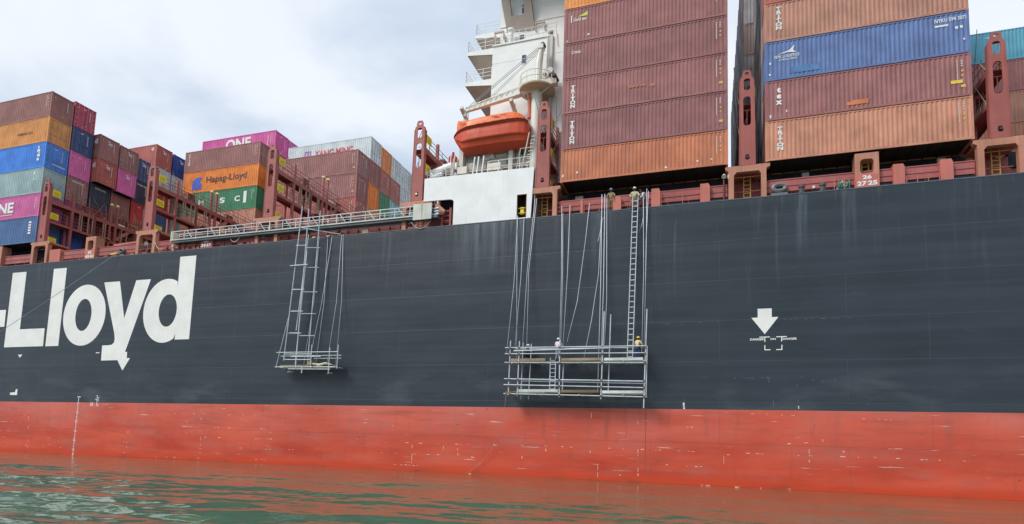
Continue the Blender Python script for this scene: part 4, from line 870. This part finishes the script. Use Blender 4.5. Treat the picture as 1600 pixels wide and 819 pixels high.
def csec(x, b_, zg, h):
    pr = [(1.0,0),(.985,.35),(.93,.66),(.80,.86),(.60,.95),(.3,.99),(0,1.0)]
    p = [(-w*b_, zg+t*h) for w, t in pr]+[(w*b_, zg+t*h) for w, t in reversed(pr[:-1])]
    return [(x, y, z) for y, z in p]
Cn = [(-2.99,.70,1.74,1.22),(-2.93,.74,1.75,1.24),(-2.4,.94,1.80,1.0),(-1.9,1.10,1.84,.86),(-.8,1.22,1.86,.90),(.6,1.24,1.89,.92),(1.6,1.22,1.93,.90),(2.2,1.18,1.95,.84),(2.6,1.10,1.96,.68),(2.95,.96,1.95,.42),(3.2,.78,1.88,.14)]
MB().loft([csec(*c) for c in Cn]).build('canopy', M_or, lb)
b = MB(); P0 = [(s[0], -s[1]*1.02, s[3]+.01) for s in S]; b.tube(P0, .06, 6); b.tube([(x, -y, z) for x, y, z in P0], .06, 6); b.build('fender', P('fender_red',(150,56,40),rough=.5), lb)
b = MB()
for i in range(2, len(S)-1):
    for f in (.1,.6):
        p = Vector(P0[i]).lerp(Vector(P0[i+1]), f); q_ = Vector(P0[i]).lerp(Vector(P0[i+1]), min(1, f+.3)); b.tube([p+Vector((0,-.05,.05)), (p+q_)/2+Vector((0,-.06,0)), q_+Vector((0,-.05,.05))], .022, 5)
b.build('grab_line', M_orl, lb)
b = MB(); b.box(-2.9,-2.45,-.4,.4,2.55,2.85); b.tube([(-3.0,0,2.7),(-2.72,0,2.86),(-2.72,0,3.05)],.05,6); b.beam((-3.2,0,3.0),(-2.72,0,3.02),.05); b.build('conning_hatch', P('hatch_red',(168,84,78),rough=.5), lb)
b = MB(); b.box(3.1,3.2,-.06,.06,.1,1.9); b.tube([(3.26,0,.45),(3.34,0,.45)],.26,12); b.beam((3.2,-.35,.1),(3.2,-.35,1.7),.05); b.build('rudder', P('fitting_dark',(108,64,56)), lb)
b = MB()
for x0, z, y in ((-2.6,2.3,-1.0),(-2.6,2.17,-1.02),(1.05,2.42,-1.22),(.3,2.36,-1.235),(.55,2.28,-1.24)): b.box(x0,x0+.55,y-.02,y,z,z+.045)
b.build('stencil', P('stencil_dark',(168,70,48)), lb, kind='stuff')
b = MB(); b.box(-.4,2.5,-.3,.3,2.72,2.80); b.build('roof_grip', P('roof_pale',(238,160,130)), lb)
for x in (-2.3, 1.9): b = MB(); b.tube([(x,0,2.6),(x,0,4.0)],.025,5); b.build('fall_wire', M_rod, lb)

# ------------------------------------------------------------------ crane beside the tower
cr = thing('crane', 'pale stores crane with a round platform and a sloping jib above the lifeboat', 'crane', (-14.3,2,0))
M_cr = P('crane_white', (226,226,216), rough=.45, var=.05, dirt=.15, dirt_rgb=(.5,.42,.3)); M_crs = P('crane_buff', (196,176,152), rough=.55)
b = MB(); b.tube([(0,0,23.9),(0,0,30.9),(0,0,31.45)],[.44,.46,.48],20); b.build('pedestal', M_cr, cr, smooth=False)
b = MB(); b.tube([(0,0,31.40),(0,0,31.5),(0,0,31.62)],[1.05,1.5,1.52],28); b.build('platform', M_crs, cr)
b = MB(); b.tube([(0,0,31.621),(0,0,31.70)],[.95,.95],24); b.build('slew_ring', M_yel, cr)
b = MB(); b.tube([(0,0,31.7),(.1,0,34.0),(.28,0,35.4),(.3,0,35.7)],[.36,.30,.24,.14],12); b.box(.05,.5,-.3,.3,35.2,35.55); b.build('mast', M_cr, cr)
b = MB(); b.tube([(.42,-.2,35.55),(.42,.2,35.55)],.2,12); b.build('head_sheave', M_black, cr)
b = MB(); b.v = [(-1.3,-.62,31.75),(-1.3,-.62,31.2),(-1.3,-.12,31.2),(-1.3,-.12,31.75),(-6.25,-.5,30.72),(-6.25,-.5,30.45),(-6.25,-.24,30.45),(-6.25,-.24,30.72)]
b.f = [(0,1,2,3),(7,6,5,4),(0,4,5,1),(1,5,6,2),(2,6,7,3),(3,7,4,0)]; b.box(-1.6,.3,-.55,-.2,31.3,31.7); j = b.build('jib', M_cr, cr)
b = MB(); b.beam((-1.4,-.66,31.8),(-6.2,-.54,30.78),.06); b.tube([(-6.2,-.37,30.4),(-6.25,-.37,30.1)],.16,8); b.box(-3.1,-2.9,-.6,-.1,31.35,31.6)
for k in range(9): x = -1.8-k*.5; b.beam((x,-.62,31.76-.205*(k*.5+.5)*1.02),(x-.22,-.62,31.5-.205*(k*.5+.6)),.035)
b.build('jib_fittings', M_cr, j)
b = MB()
for o_ in (-.1,.1): b.tube([(.3,-.1+o_,35.5),(-6.1,-.4+o_,30.75)],.026,5); b.tube([(.25,-.1+o_,35.2),(-4.2,-.4+o_,31.2)],.02,5)
b.build('luffing_wire', P('wire_grey',(150,156,164),rough=.5), cr)
b = MB(); b.tube([(.75,-.35,32.7),(.75,.35,32.7)],.30,14); b.tube([(1.15,-.35,33.05),(1.15,.35,33.05)],.26,14); b.box(.3,1.7,-.3,.3,31.9,32.4); b.build('winch_drum', M_tgrey, cr)
b = MB(); b.tube([(.75,-.42,32.7),(.75,-.36,32.7)],.14,10); b.tube([(1.5,-.4,32.55),(1.65,.2,32.3)],.2,8); b.build('drum_hub', M_black, cr)
b = MB()
for h in (.5,1.0): b.tube([(1.45*math.cos(R(a)),1.45*math.sin(R(a)),31.65+h) for a in range(100,351,10)],.028,5)
for a in range(100,351,30): b.tube([(1.45*math.cos(R(a)),1.45*math.sin(R(a)),31.62),(1.45*math.cos(R(a)),1.45*math.sin(R(a)),32.65)],.026,5)
b.build('platform_railing', M_cr, cr)
b = MB(); b.tube([(-.9,.05,31.3),(-.55,-.2,31.35),(-.55,-.2,29.2)],.16,8); b.build('cable_trunk', P('trunk_red',(196,110,88)), cr); b = MB(); b.box(-.75,-.4,-.3,.1,31.0,31.35); b.beam((.35,-.3,31.1),(1.3,-.6,31.5),.06); b.build('junction_box', M_cr, cr)

# ------------------------------------------------------------------ painters' scaffolds hung on the ship side
M_pole = P('scaffold_tube', (198,206,212), rough=.38, var=.14, dirt=.45, dirt_rgb=(.22,.17,.13), spec=.6); M_board = P('scaffold_board', (158,140,112), rough=.85, var=.25, dirt=.3); M_boardp = P('scaffold_board_painted', (212,216,210), rough=.8, var=.2, dirt=.35)
M_boardd = P('scaffold_board_dark', (120,104,84), rough=.9, var=.3, dirt=.35)
def pole(par, p, q, r=.045): return MB().tube([p, q], r*.84, 8).build('pole', M_pole, par)
def boards(par, x0, x1, ys, z, mat, q=random.Random(5), w=.26, seg=2.4):
    for y in ys:
        x = x0
        while x < x1-.2:
            e = min(x1, x+seg*q.uniform(.8,1.15)); b = MB(); dz = q.uniform(-.03,.04); b.beam((x,y,z+dz),(e-.02,y,z+q.uniform(-.03,.04)),w,.09); b.build('board', mat, par); x = e
sl = thing('scaffold', 'tall narrow scaffold tower of silver tubes hung left, with a small platform', 'scaffold', (0,0,0), 'scaffolds hung on the ship side')
Yf, Yb = -1.15, -.70
for x0, z0, x1, z1, y in ((-35.2,8.85,-34.4,22.4,Yf),(-33.95,8.1,-33.7,22.1,Yf),(-33.1,8.55,-32.85,22.0,Yb),(-34.35,8.6,-33.95,18.5,Yb),(-34.5,11.5,-33.9,20.0,Yb)): pole(sl, (x0,y,z0), (x1,y,z1), .05)
for k, z in enumerate((18.9,17.15,15.0,13.1,11.2)):
    pole(sl, (-34.75-.04*k,Yf,z), (-33.6,Yf,z-.03), .035); pole(sl, (-33.75,Yf,z-.25), (-32.6,Yb,z-.2), .04); pole(sl, (-34.75,Yf,z+.05), (-34.1,Yb,z+.1), .03)
pole(sl, (-35.15,Yf-.1,17.1), (-33.35,Yf-.1,17.1), .055); pole(sl, (-34.7,Yf,20.55), (-31.2,.1,20.05), .05)
for x0, x1, z in ((-35.2,-32.5,9.40),(-35.15,-32.5,8.93),(-34.5,-31.5,9.18),(-36.0,-29.85,9.55)): pole(sl, (x0,Yf,z), (x1,Yf,z-.04), .04)
for x0, x1, z in ((-32.5,-30.6,9.6),(-32.5,-29.8,9.05),(-35.9,-29.8,9.3)): pole(sl, (x0,Yb,z), (x1,Yb,z-.02), .035)
for x, z0, z1 in ((-32.45,8.3,10.15),(-30.65,7.75,9.9),(-29.85,8.1,10.1)): pole(sl, (x,Yf,z0), (x,Yf,z1), .042)
pole(sl, (-36.05,Yf,8.30), (-29.8,Yf,8.24), .045); pole(sl, (-36.0,Yb,8.30), (-29.8,Yb,8.24), .045); pole(sl, (-34.7,Yf,8.12), (-30.5,Yf,8.06), .04); pole(sl, (-33.3,Yf,7.75), (-33.25,Yf,8.3), .06); pole(sl, (-34.6,Yf-.1,7.85), (-34.5,Yb,7.9), .05); pole(sl, (-30.7,Yf,7.7), (-30.6,Yb,7.8), .05)
for x in (-35.8,-34.0,-32.2,-30.0): pole(sl, (x,Yf-.15,8.27), (x,-.1,8.27), .045)
pole(sl, (-35.95,Yf,8.3), (-35.05,Yf,12.5), .03)
boards(sl, -35.6, -32.6, (Yf+.15,Yf+.43,Yf+.71), 8.38, M_board); boards(sl, -32.6, -29.9, (Yf+.15,Yf+.43,Yf+.71), 8.40, M_boardd)
b = MB(); b.box(-32.9,-32.4,Yf+.1,Yf+.5,8.46,8.75); b.build('paint_sack', M_board, sl)
b = MB(); b.tube([(-32.3,Yf+.05,8.55),(-31.6,Yf+.02,8.42),(-31.0,Yf+.03,8.56),(-30.4,Yf+.05,8.44)],[.05,.13,.10,.05],7); b.build('rag', P('rag_pale',(206,196,166),rough=.95), sl)
sr = thing('scaffold', 'wide two level scaffold of silver tubes hung right, carrying workers', 'scaffold', (0,0,0), 'scaffolds hung on the ship side')
Yf, Yb = -1.42, -.70
for x0, z0, x1, z1 in ((-14.75,5.9,-14.7,10.0),(-14.05,5.85,-14.0,9.95),(-10.88,5.8,-10.93,10.0),(-7.88,5.7,-7.74,11.95),(-4.92,5.1,-4.76,12.0)): pole(sr, (x0,Yf,z0), (x1,Yf,z1), .052)
for x0, z0, x1, z1 in ((-14.2,5.6,-14.15,9.85),(-13.6,5.6,-13.5,9.75),(-11.05,5.8,-11.0,8.3),(-7.7,5.8,-7.6,11.75),(-5.05,5.9,-5.0,9.4)): pole(sr, (x0+.2,Yb,z0+.12), (x1+.2,Yb,z1+.12), .048)
for z0, z1, xe in ((9.48,9.40,-4.75),(9.02,8.92,-4.8),(8.38,8.24,-4.75),(7.16,6.95,-4.8),(6.72,6.5,-4.85),(6.06,5.86,-4.7)): pole(sr, (-15.1,Yf-.05,z0), (xe,Yf-.05,z1), .045)
pole(sr, (-14.4,Yf-.12,9.22), (-7.3,Yf-.12,9.30), .055); pole(sr, (-13.8,Yf+.1,7.0), (-4.8,Yf+.1,6.80), .045)
for z0, z1 in ((8.42,8.3),(6.12,5.95)): pole(sr, (-15.0,Yb,z0), (-4.8,Yb,z1), .045)
for z0, z1 in ((9.5,9.42),(7.2,7.0)): pole(sr, (-14.6,Yb,z0), (-4.9,Yb,z1), .035)
for x in (-14.7,-14.0,-12.5,-10.9,-9.4,-7.8,-6.3,-4.85):
    pole(sr, (x,Yf-.2,8.33), (x,-.12,8.33), .045); pole(sr, (x,Yf-.2,6.0), (x,-.12,6.0), .045)
ys = (Yf+.2,Yf+.5,Yf+.8)
boards(sr, -14.75, -12.0, ys, 8.47, M_board); boards(sr, -11.9, -10.95, ys[1:], 8.46, M_boardd); boards(sr, -10.85, -7.85, ys, 8.45, M_board); boards(sr, -7.75, -4.95, ys, 8.43, M_boardp)
boards(sr, -14.7, -14.1, ys, 6.2, M_boardd); boards(sr, -14.0, -10.95, ys, 6.2, M_boardp); boards(sr, -10.85, -8.0, ys, 6.16, M_boardd); boards(sr, -7.8, -4.95, ys, 6.12, M_boardp)
for x0, x1, z, mat in ((-14.7,-12.0,8.49,M_board),(-10.8,-7.9,8.47,M_board),(-7.7,-5.0,8.45,M_boardp),(-14.0,-11.0,6.22,M_boardp),(-10.8,-8.0,6.18,M_boardd),(-7.8,-4.98,6.14,M_boardp)):
    b = MB(); b.box(x0,x1,Yf+.02,Yf+.06,z-.02,z+.17); b.build('toe_board', mat, sr)
b = MB(); rungs(b, -11.72, -11.32, -1.0, 6.3, 8.75, .3, .02, .028); b.build('short_ladder', M_pole, sr)
b = MB(); b.box(-14.95,-14.5,Yf-.1,Yf+.5,6.0,6.2); b.build('paint_sack', M_boardd, sr)
b = MB()
for x0, x1, z0, z1 in ((-14.75,-14.7,5.9,10.0),(-14.05,-14.0,5.85,9.95),(-10.88,-10.93,5.8,10.0),(-7.88,-7.80,5.7,10.0),(-4.92,-4.84,5.1,10.0)):
    for z in (9.45,8.98,8.34,7.1,6.64,6.0): x = x0+(x1-x0)*(z-z0)/(z1-z0); zz_ = z-(x+15)*.012; b.box(x-.075,x+.075,Yf-.11,Yf+.05,zz_-.075,zz_+.075)
b.build('coupler', P('coupler_rusty',(112,92,78),rough=.7,dirt=.5), sr, kind='stuff')
# aluminium ladder between the deck and the scaffold, in two lengths
ld = thing('ladder', 'long silver ladder leaning from the deck edge down to the right scaffold', 'ladder', (0,-.75,0))
for sx in (-.19,.19):
    b = MB(); b.beam((-5.80+sx,.5,20.9),(-5.97+sx,-.15,8.5),.05,.09); b.build('stile', M_pole, ld)
z = 8.75; k = 0
while z < 20.7:
    t = (20.9-z)/12.4; x = -5.80-.17*t; y = .5-.65*t; b = MB(); b.box(x-.155,x+.155,y-.03,y+.03,z-.026,z+.026); b.build('rung', M_pole, ld); z += .40

# ropes down to both scaffolds
RG = 'ropes hanging down the ship side'
for j, (x0, z0, x1, z1, y1) in enumerate(((-14.93,20.1,-15.0,9.0,-1.4),(-14.98,20.2,-14.45,8.6,-.6))): rope([(x0,-.03,z0),(x0+.02,-.1,19.8),((x0+x1)/2,-.35,(z0+z1)/2),(x1,y1,z1)], ('left' if j == 0 else 'right')+' one of two pale ropes hanging from the white screen doorway', RG)
for j, (x0, z0, xm, zm, x1, z1) in enumerate(((-14.40,20.0,-14.4,15,-14.45,9.0),(-13.55,21.4,-13.9,15.6,-13.85,9.0),(-13.42,21.4,-13.78,15.6,-13.5,9.2))): rope([(x0,-.06,z0),(xm,-.4,zm),(x1,-1.2,z1)], ('leftmost','middle','rightmost')[j]+' of three pale ropes slanting down from the portal frame beside the white screen', RG)
for j, (x0, z0, x1, z1) in enumerate(((-11.40,20.6,-11.0,8.4),(-11.3,20.0,-10.92,9.4),(-10.75,20.6,-10.75,9.6))): rope([(x0,-.06,z0),(x0*.5+x1*.5,-.4,15),(x1,-1.2,z1)], ('leftmost','middle','rightmost')[j]+' of three pale ropes hanging above the pale shirted worker', RG)
rope([(-9.25,-.06,20.6),(-9.45,-.3,17.7),(-9.9,-.6,13),(-10.5,-1.0,9.9)], 'slanting pale rope running down left to the pale shirted worker')
rope([(-8.28,-.06,20.8),(-8.4,-.4,15),(-8.75,-.9,11.5),(-9.2,-1.2,8.6)], 'bowed pale rope reaching the upper boards in mid scaffold')
for j, (x0, x1, z1) in enumerate(((-8.32,-8.1,6.2),(-8.1,-7.9,8.4))): rope([(x0,-.06,21.2),((x0+x1)/2,-.5,14),(x1,-1.45,z1)], ('longer left' if j == 0 else 'shorter right')+' rope of the pair left of the blue helmeted man', RG, r=.028)
rope([(-7.95,-.06,20.9),(-7.75,-.5,13),(-7.72,-1.3,9.5)], 'straight rope below the feet of the blue helmeted man', RG)
rope(catenary((-8.2,-.1,19.4),(-8.55,-.2,17.5),.12), 'short loose rope end left of the khaki man on deck')
rope([(-5.27,-.06,20.9),(-5.13,-.5,15),(-5.1,-1.3,9.0)], 'straight pale rope hanging just right of the long ladder', RG)
for j, (x0, xm) in enumerate(((-5.02,-4.98),(-4.9,-5.0))): rope([(x0,-.06,21.3-j*.2),(xm,-.3,17.2),(-4.98,-.6,14),(-4.95,-1.3,9.2)], ('left' if j == 0 else 'right')+' one of two ropes at the right scaffold end beside the pink block', RG)
rope([(-5.25,-.06,20.6),(-5.22,-.15,19.2),(-5.35,-.2,18.4),(-5.5,-.25,18.1)], 'short loose rope hanging below the two men at the ladder head')
for j, (x0, x1) in enumerate(((-33.3,-33.1),(-32.4,-31.9),(-31.95,-32.6))): rope([(x0,-.02,20.0),((x0+x1)/2-.1*(j==2),-.3,14),(x1,-1.2,8.5)], ('leftmost','middle','rightmost')[j]+' of three thin ropes hanging just right of the pole tower', RG, r=.02)
for j, (x0, x1) in enumerate(((-31.0,-30.8),(-30.85,-29.95))): rope([(x0,-.02,20.0),((x0+x1)/2,-.3,14),(x1,-1.2,8.5)], ('left' if j == 0 else 'right')+' one of two thin ropes at the right end of the small platform', RG, r=.02)
rope([(-14.9,-1.5,6.0),(-15.15,-1.0,4.9),(-15.7,-.6,3.2),(-16.4,-.3,1.8),(-17.3,-.15,.8),(-18.4,-.2,.0)], 'thin rope curving from the scaffold down to the water', r=.012, mat=P('hose_reddish',(206,150,130),rough=.8))
mr = [Vector((-56.9,-.05,20.4))+(Vector((-75,-7.6,4.6))-Vector((-56.9,-.05,20.4)))*t-Vector((0,0,.9*4*t*(1-t)*.3)) for t in [i/16 for i in range(17)]]
rope(mr, 'thin grey mooring line slanting across the white letters', r=.021, mat=P('mooring_grey',(150,154,160),rough=.8), name='mooring_line')
b = MB(); b.beam((-58.1,-.05,20.12),(-57.2,.0,20.22),.14,.12); tag(b.build('chafe_cloth', P('cloth_yellow',(224,208,110),rough=.9)), 'yellow chafing cloth on the deck edge by the mooring ring', 'cloth')
# rolled hose and small winch, green, on the deck edge
wn = thing('hose_reel', 'teal green reel on small legs at the deck edge beside two bollards', 'reel', (7.88,.45,19.89))
M_teal = P('reel_teal', (92,156,146), rough=.5, var=.15)
b = MB(); b.tube([(-.26,0,.42),(.26,0,.42)],.26,14); b.build('drum', M_teal, wn)
for x in (-.32,.30): b = MB(); b.tube([(x,0,.42),(x+.03,0,.42)],.40,16); b.build('flange', M_teal, wn)
b = MB()
for x in (-.42,.42):
    for y in (-.2,.2): b.beam((x,y,0),(x*.8,0,.42),.05)
b.build('stand', M_galv, wn)
b = MB()
for k in range(9): t = k*.7; b.tube([(-.2+.05*k,-.30*math.cos(t*.3),.42+.30*math.sin(t)),(-.15+.05*k,-.31,.42+.2*math.cos(t))],.035,5)
b.build('hose', P('hose_pale',(150,186,170),rough=.7), wn)
# ------------------------------------------------------------------ people: one skinned body each, clothes over it
M_skin = P('skin_brown', (116,84,68), rough=.6, var=.05, dirt=0, streak=0)
def skin_mesh(name, nodes, edges, mat, parent, root=0, lev=2):
    me = bpy.data.meshes.new(name); me.from_pydata([n[0] for n in nodes], edges, []); o = link(name, me, parent); me.materials.append(mat)
    sk = o.modifiers.new('skin', 'SKIN'); sk.use_smooth_shade = True; sb = o.modifiers.new('sub', 'SUBSURF'); sb.levels = lev; sb.render_levels = lev
    for i, n in enumerate(nodes):
        r = n[1]; me.skin_vertices[0].data[i].radius = (r, r) if not isinstance(r, tuple) else r
        me.skin_vertices[0].data[i].use_root = i == root
    return o
def person(label, loc, rz, J, shirt, trouser, helmet=None, hair=True, scale=1.0, sleeve=True, vest=None):
    """J: joint positions in metres for the two arms and legs; the trunk is bent by J['lean']."""
    t = thing('person', label, 'person', loc, 'workers on the ship', rz); t.scale = (scale,)*3
    V_ = Vector; le = J.get('lean', (0,0)); pel = V_(J.get('pelvis', (0,0,.93)))
    def up(h): return pel+V_((le[0]*h, le[1]*h, h*(1-.35*(abs(le[0])+abs(le[1])))))
    waist, chest, neck0, neck1 = up(.20), up(.40), up(.53), up(.60); hd = V_(J.get('head', (0,0))); h0, h1, h2 = (neck1+V_((hd[0]*k, hd[1]*k-.02, z)) for k, z in ((.3,.05),(.7,.12),(1,.19)))
    nodes = [(pel,.115),(waist,.12),(chest,.135),(neck0,.065),(neck1,.052),(h0,(.066,.078)),(h1,(.078,.095)),(h2,(.06,.072))]; E_ = [(i,i+1) for i in range(7)]
    side = {}
    for s, nm in ((-1,'L'),(1,'R')):
        sh = up(.49)+V_((s*.19,0,0)); el, wr = V_(J[nm+'el']), V_(J[nm+'wr']); el = pel+el-V_((0,0,.93)); wr = pel+wr-V_((0,0,.93)); d = (wr-el).normalized(); hn = wr+d*.07
        i = len(nodes); nodes += [(sh,.062),(el,.043),(wr,.030),(hn,.036)]; E_ += [(2,i),(i,i+1),(i+1,i+2),(i+2,i+3)]
        sd = d.cross(V_((0,0,1))); sd = sd.normalized() if sd.length > .1 else V_((1,0,0)); cu = d.cross(sd)
        for k in range(4):                              # four fingers of unequal length, curled, and a thumb
            b0 = hn+sd*(.028-.0187*k)+d*.03; l = (.07,.082,.077,.06)[k]; j = len(nodes)
            nodes += [(b0+d*l*.45+cu*.008,.0095),(b0+d*l*.8+cu*.03,.0085)]; E_ += [(i+3,j),(j,j+1)]
        j = len(nodes); nodes += [(hn+sd*.05*s+d*.02,.0105),(hn+sd*.062*s+d*.06,.009)]; E_ += [(i+2,j),(j,j+1)]
        hp = pel+V_((s*.09,0,-.03)); kn = V_(J[nm+'kn']); an = V_(J[nm+'an']); i2 = len(nodes)
        nodes += [(hp,.09),(kn,.058),(an,.040),(an+V_((0,-.12,-.045)),.036)]; E_ += [(0,i2),(i2,i2+1),(i2+1,i2+2),(i2+2,i2+3)]
        side[nm] = (sh,el,wr,hp,kn,an)
    body = skin_mesh('body', nodes, E_, M_skin, t)
    f = V_((0,-1,0)); hc = h1
    b = MB(); b.loft([[(hc.x-.010,hc.y-.088,hc.z+.035),(hc.x+.010,hc.y-.088,hc.z+.035)],[(hc.x-.02,hc.y-.112,hc.z-.005),(hc.x+.02,hc.y-.112,hc.z-.005)],[(hc.x-.014,hc.y-.088,hc.z-.012),(hc.x+.014,hc.y-.088,hc.z-.012)]], caps=False); b.build('nose', M_skin, body)
    for s in (-1,1):
        b = MB(); b.box(hc.x+s*.034-.012,hc.x+s*.034+.012,hc.y-.096,hc.y-.086,hc.z+.026,hc.z+.040); b.build('eye', M_black, body)
        b = MB(); b.box(hc.x+s*.082-.012,hc.x+s*.082+.012,hc.y-.02,hc.y+.03,hc.z-.02,hc.z+.045); b.build('ear', M_skin, body)
    b = MB(); b.box(hc.x-.028,hc.x+.028,hc.y-.094,hc.y-.086,hc.z-.052,hc.z-.042); b.build('mouth', P('lip_brown',(110,60,54),rough=.5), body)
    nd = [(pel+V_((0,0,.02)),.135),(waist,.142),(chest,.158),(up(.50),.10)]; ed = [(0,1),(1,2),(2,3)]
    for nm in 'LR':
        sh, el, wr, *_ = side[nm]; i = len(nd); nd += [(sh,.083),(el,.062)]; ed += [(2,i),(i,i+1)]
        if sleeve: nd.append((el.lerp(wr,.85),.047)); ed.append((i+1,i+2))
    skin_mesh('shirt', nd, ed, shirt, t)
    nd = [(pel+V_((0,0,.03)),.132)]; ed = []
    for nm in 'LR':
        _, _, _, hp, kn, an = side[nm]; i = len(nd); nd += [(hp,.108),(kn,.080),(an+V_((0,0,.03)),.064)]; ed += [(0,i),(i,i+1),(i+1,i+2)]
    skin_mesh('trousers', nd, ed, trouser, t)
    for nm in 'LR':
        an = side[nm][5]; b = MB(); b.loft([[(an.x+w*.048,an.y+.06+.0*w,an.z-.085+z) for w, z in ((-1,0),(1,0),(.9,.10),(-.9,.10))],[(an.x+w*.05,an.y-.08,an.z-.085+z) for w, z in ((-1,0),(1,0),(.8,.085),(-.8,.085))],[(an.x+w*.04,an.y-.19,an.z-.085+z) for w, z in ((-1,0),(1,0),(.8,.05),(-.8,.05))]], close=True); b.build('boot', M_black, t)
    if helmet:
        rings = []; c = h2+V_((0,.0,-.035))
        for zz_, rr in ((0,.150),(.012,.150),(.02,.122),(.06,.118),(.10,.098),(.125,.06),(.135,.015)): rings.append([(c.x+rr*math.cos(a)*.92,c.y+rr*math.sin(a)*1.08,c.z+zz_) for a in [k*2*math.pi/16 for k in range(16)]])
        MB().loft(rings, close=True).build('helmet', helmet, t, smooth=True)
    else:
        rings = []; c = h2+V_((0,.012,-.07))
        for zz_, rr in ((0,.088),(.04,.096),(.09,.09),(.125,.06),(.14,.02)): rings.append([(c.x+rr*math.cos(a)*.9,c.y+rr*math.sin(a),c.z+zz_) for a in [k*2*math.pi/12 for k in range(12)]])
        MB().loft(rings, close=True).build('hair', P('hair_black',(34,30,30),rough=.6), t, smooth=True)
    return t
def cl(n, c): return P('cloth_'+n, c, rough=.85, var=.14, dirt=.2, spec=.2)
khaki, cream, white_, pinkw, yelc, navyc, darkc, jean, tealw = cl('khaki',(138,126,96)), cl('cream',(196,182,146)), cl('white',(226,232,236)), cl('pale_pink',(214,204,214)), cl('pale_yellow',(226,206,156)), cl('navy',(58,66,104)), cl('dark',(48,48,54)), cl('pale_jean',(156,166,186)), cl('teal_white',(196,214,218))
Hb, Hw, Hy = P('helmet_lilac',(150,160,214),rough=.4,var=.03,dirt=.05), P('helmet_white',(238,238,240),rough=.4,var=.03,dirt=.05), P('helmet_yellow',(240,214,40),rough=.4,var=.03,dirt=.05)
leg = dict(Lkn=(-.10,-.03,.49), Rkn=(.10,-.02,.49), Lan=(-.12,.02,.085), Ran=(.12,.02,.085))
person('man in khaki coverall and blue helmet standing at the deck rail', (-7.68,.23,19.89), 0, {**leg, 'Lel':(-.30,-.10,1.16), 'Lwr':(-.22,-.30,1.06), 'Rel':(.31,-.10,1.16), 'Rwr':(.20,-.30,1.05), 'head':(0,-.05)}, khaki, khaki, Hb)
person('man in khaki shirt and white helmet astride the top of the long ladder', (-5.92,.12,19.75), 0, {'Lkn':(-.20,-.22,.62), 'Rkn':(.16,-.25,.58), 'Lan':(-.14,-.10,.22), 'Ran':(.13,-.20,.12), 'Lel':(-.34,-.10,1.14), 'Lwr':(-.10,-.30,1.02), 'Rel':(.36,-.12,1.14), 'Rwr':(.34,-.34,1.02), 'lean':(.02,-.12), 'head':(0,-.06)}, cream, khaki, Hw)
person('man in white shirt and dark trousers bending beside the ladder head', (-5.18,.26,19.88), R(-62), {'Lkn':(-.12,-.26,.46), 'Rkn':(.12,-.20,.46), 'Lan':(-.13,-.02,.085), 'Ran':(.13,.10,.085), 'pelvis':(0,.10,.76), 'lean':(0,-.62), 'head':(0,-.10), 'Lel':(-.26,-.42,1.02), 'Lwr':(-.18,-.62,.92), 'Rel':(.26,-.42,1.0), 'Rwr':(.18,-.64,.9)}, tealw, darkc, None)
person('man in pale shirt and white helmet working on the upper scaffold boards', (-11.16,-1.05,8.52), R(165), {**leg, 'Lel':(-.32,-.14,1.18), 'Lwr':(-.30,-.36,1.22), 'Rel':(.32,-.14,1.16), 'Rwr':(.26,-.38,1.1), 'head':(0,-.02)}, pinkw, jean, Hw, scale=.93)
person('worker with yellow helmet and cream shirt at the right end of the scaffold', (-5.42,-.95,8.5), R(150), {**leg, 'Lel':(-.34,-.10,1.16), 'Lwr':(-.30,-.30,1.04), 'Rel':(.34,-.08,1.18), 'Rwr':(.46,-.28,1.08), 'head':(0,-.03)}, yelc, navyc, Hy, scale=.93)
person('worker in dark clothes and white helmet crouching at the left scaffold end', (-13.62,-.62,8.52), R(120), {'Lkn':(-.16,-.34,.46), 'Rkn':(.16,-.30,.46), 'Lan':(-.14,-.04,.085), 'Ran':(.14,.02,.085), 'pelvis':(0,.14,.52), 'lean':(0,-.25), 'Lel':(-.28,-.22,1.1), 'Lwr':(-.2,-.45,1.05), 'Rel':(.28,-.22,1.1), 'Rwr':(.2,-.45,1.05)}, darkc, darkc, Hw)
flush_text()
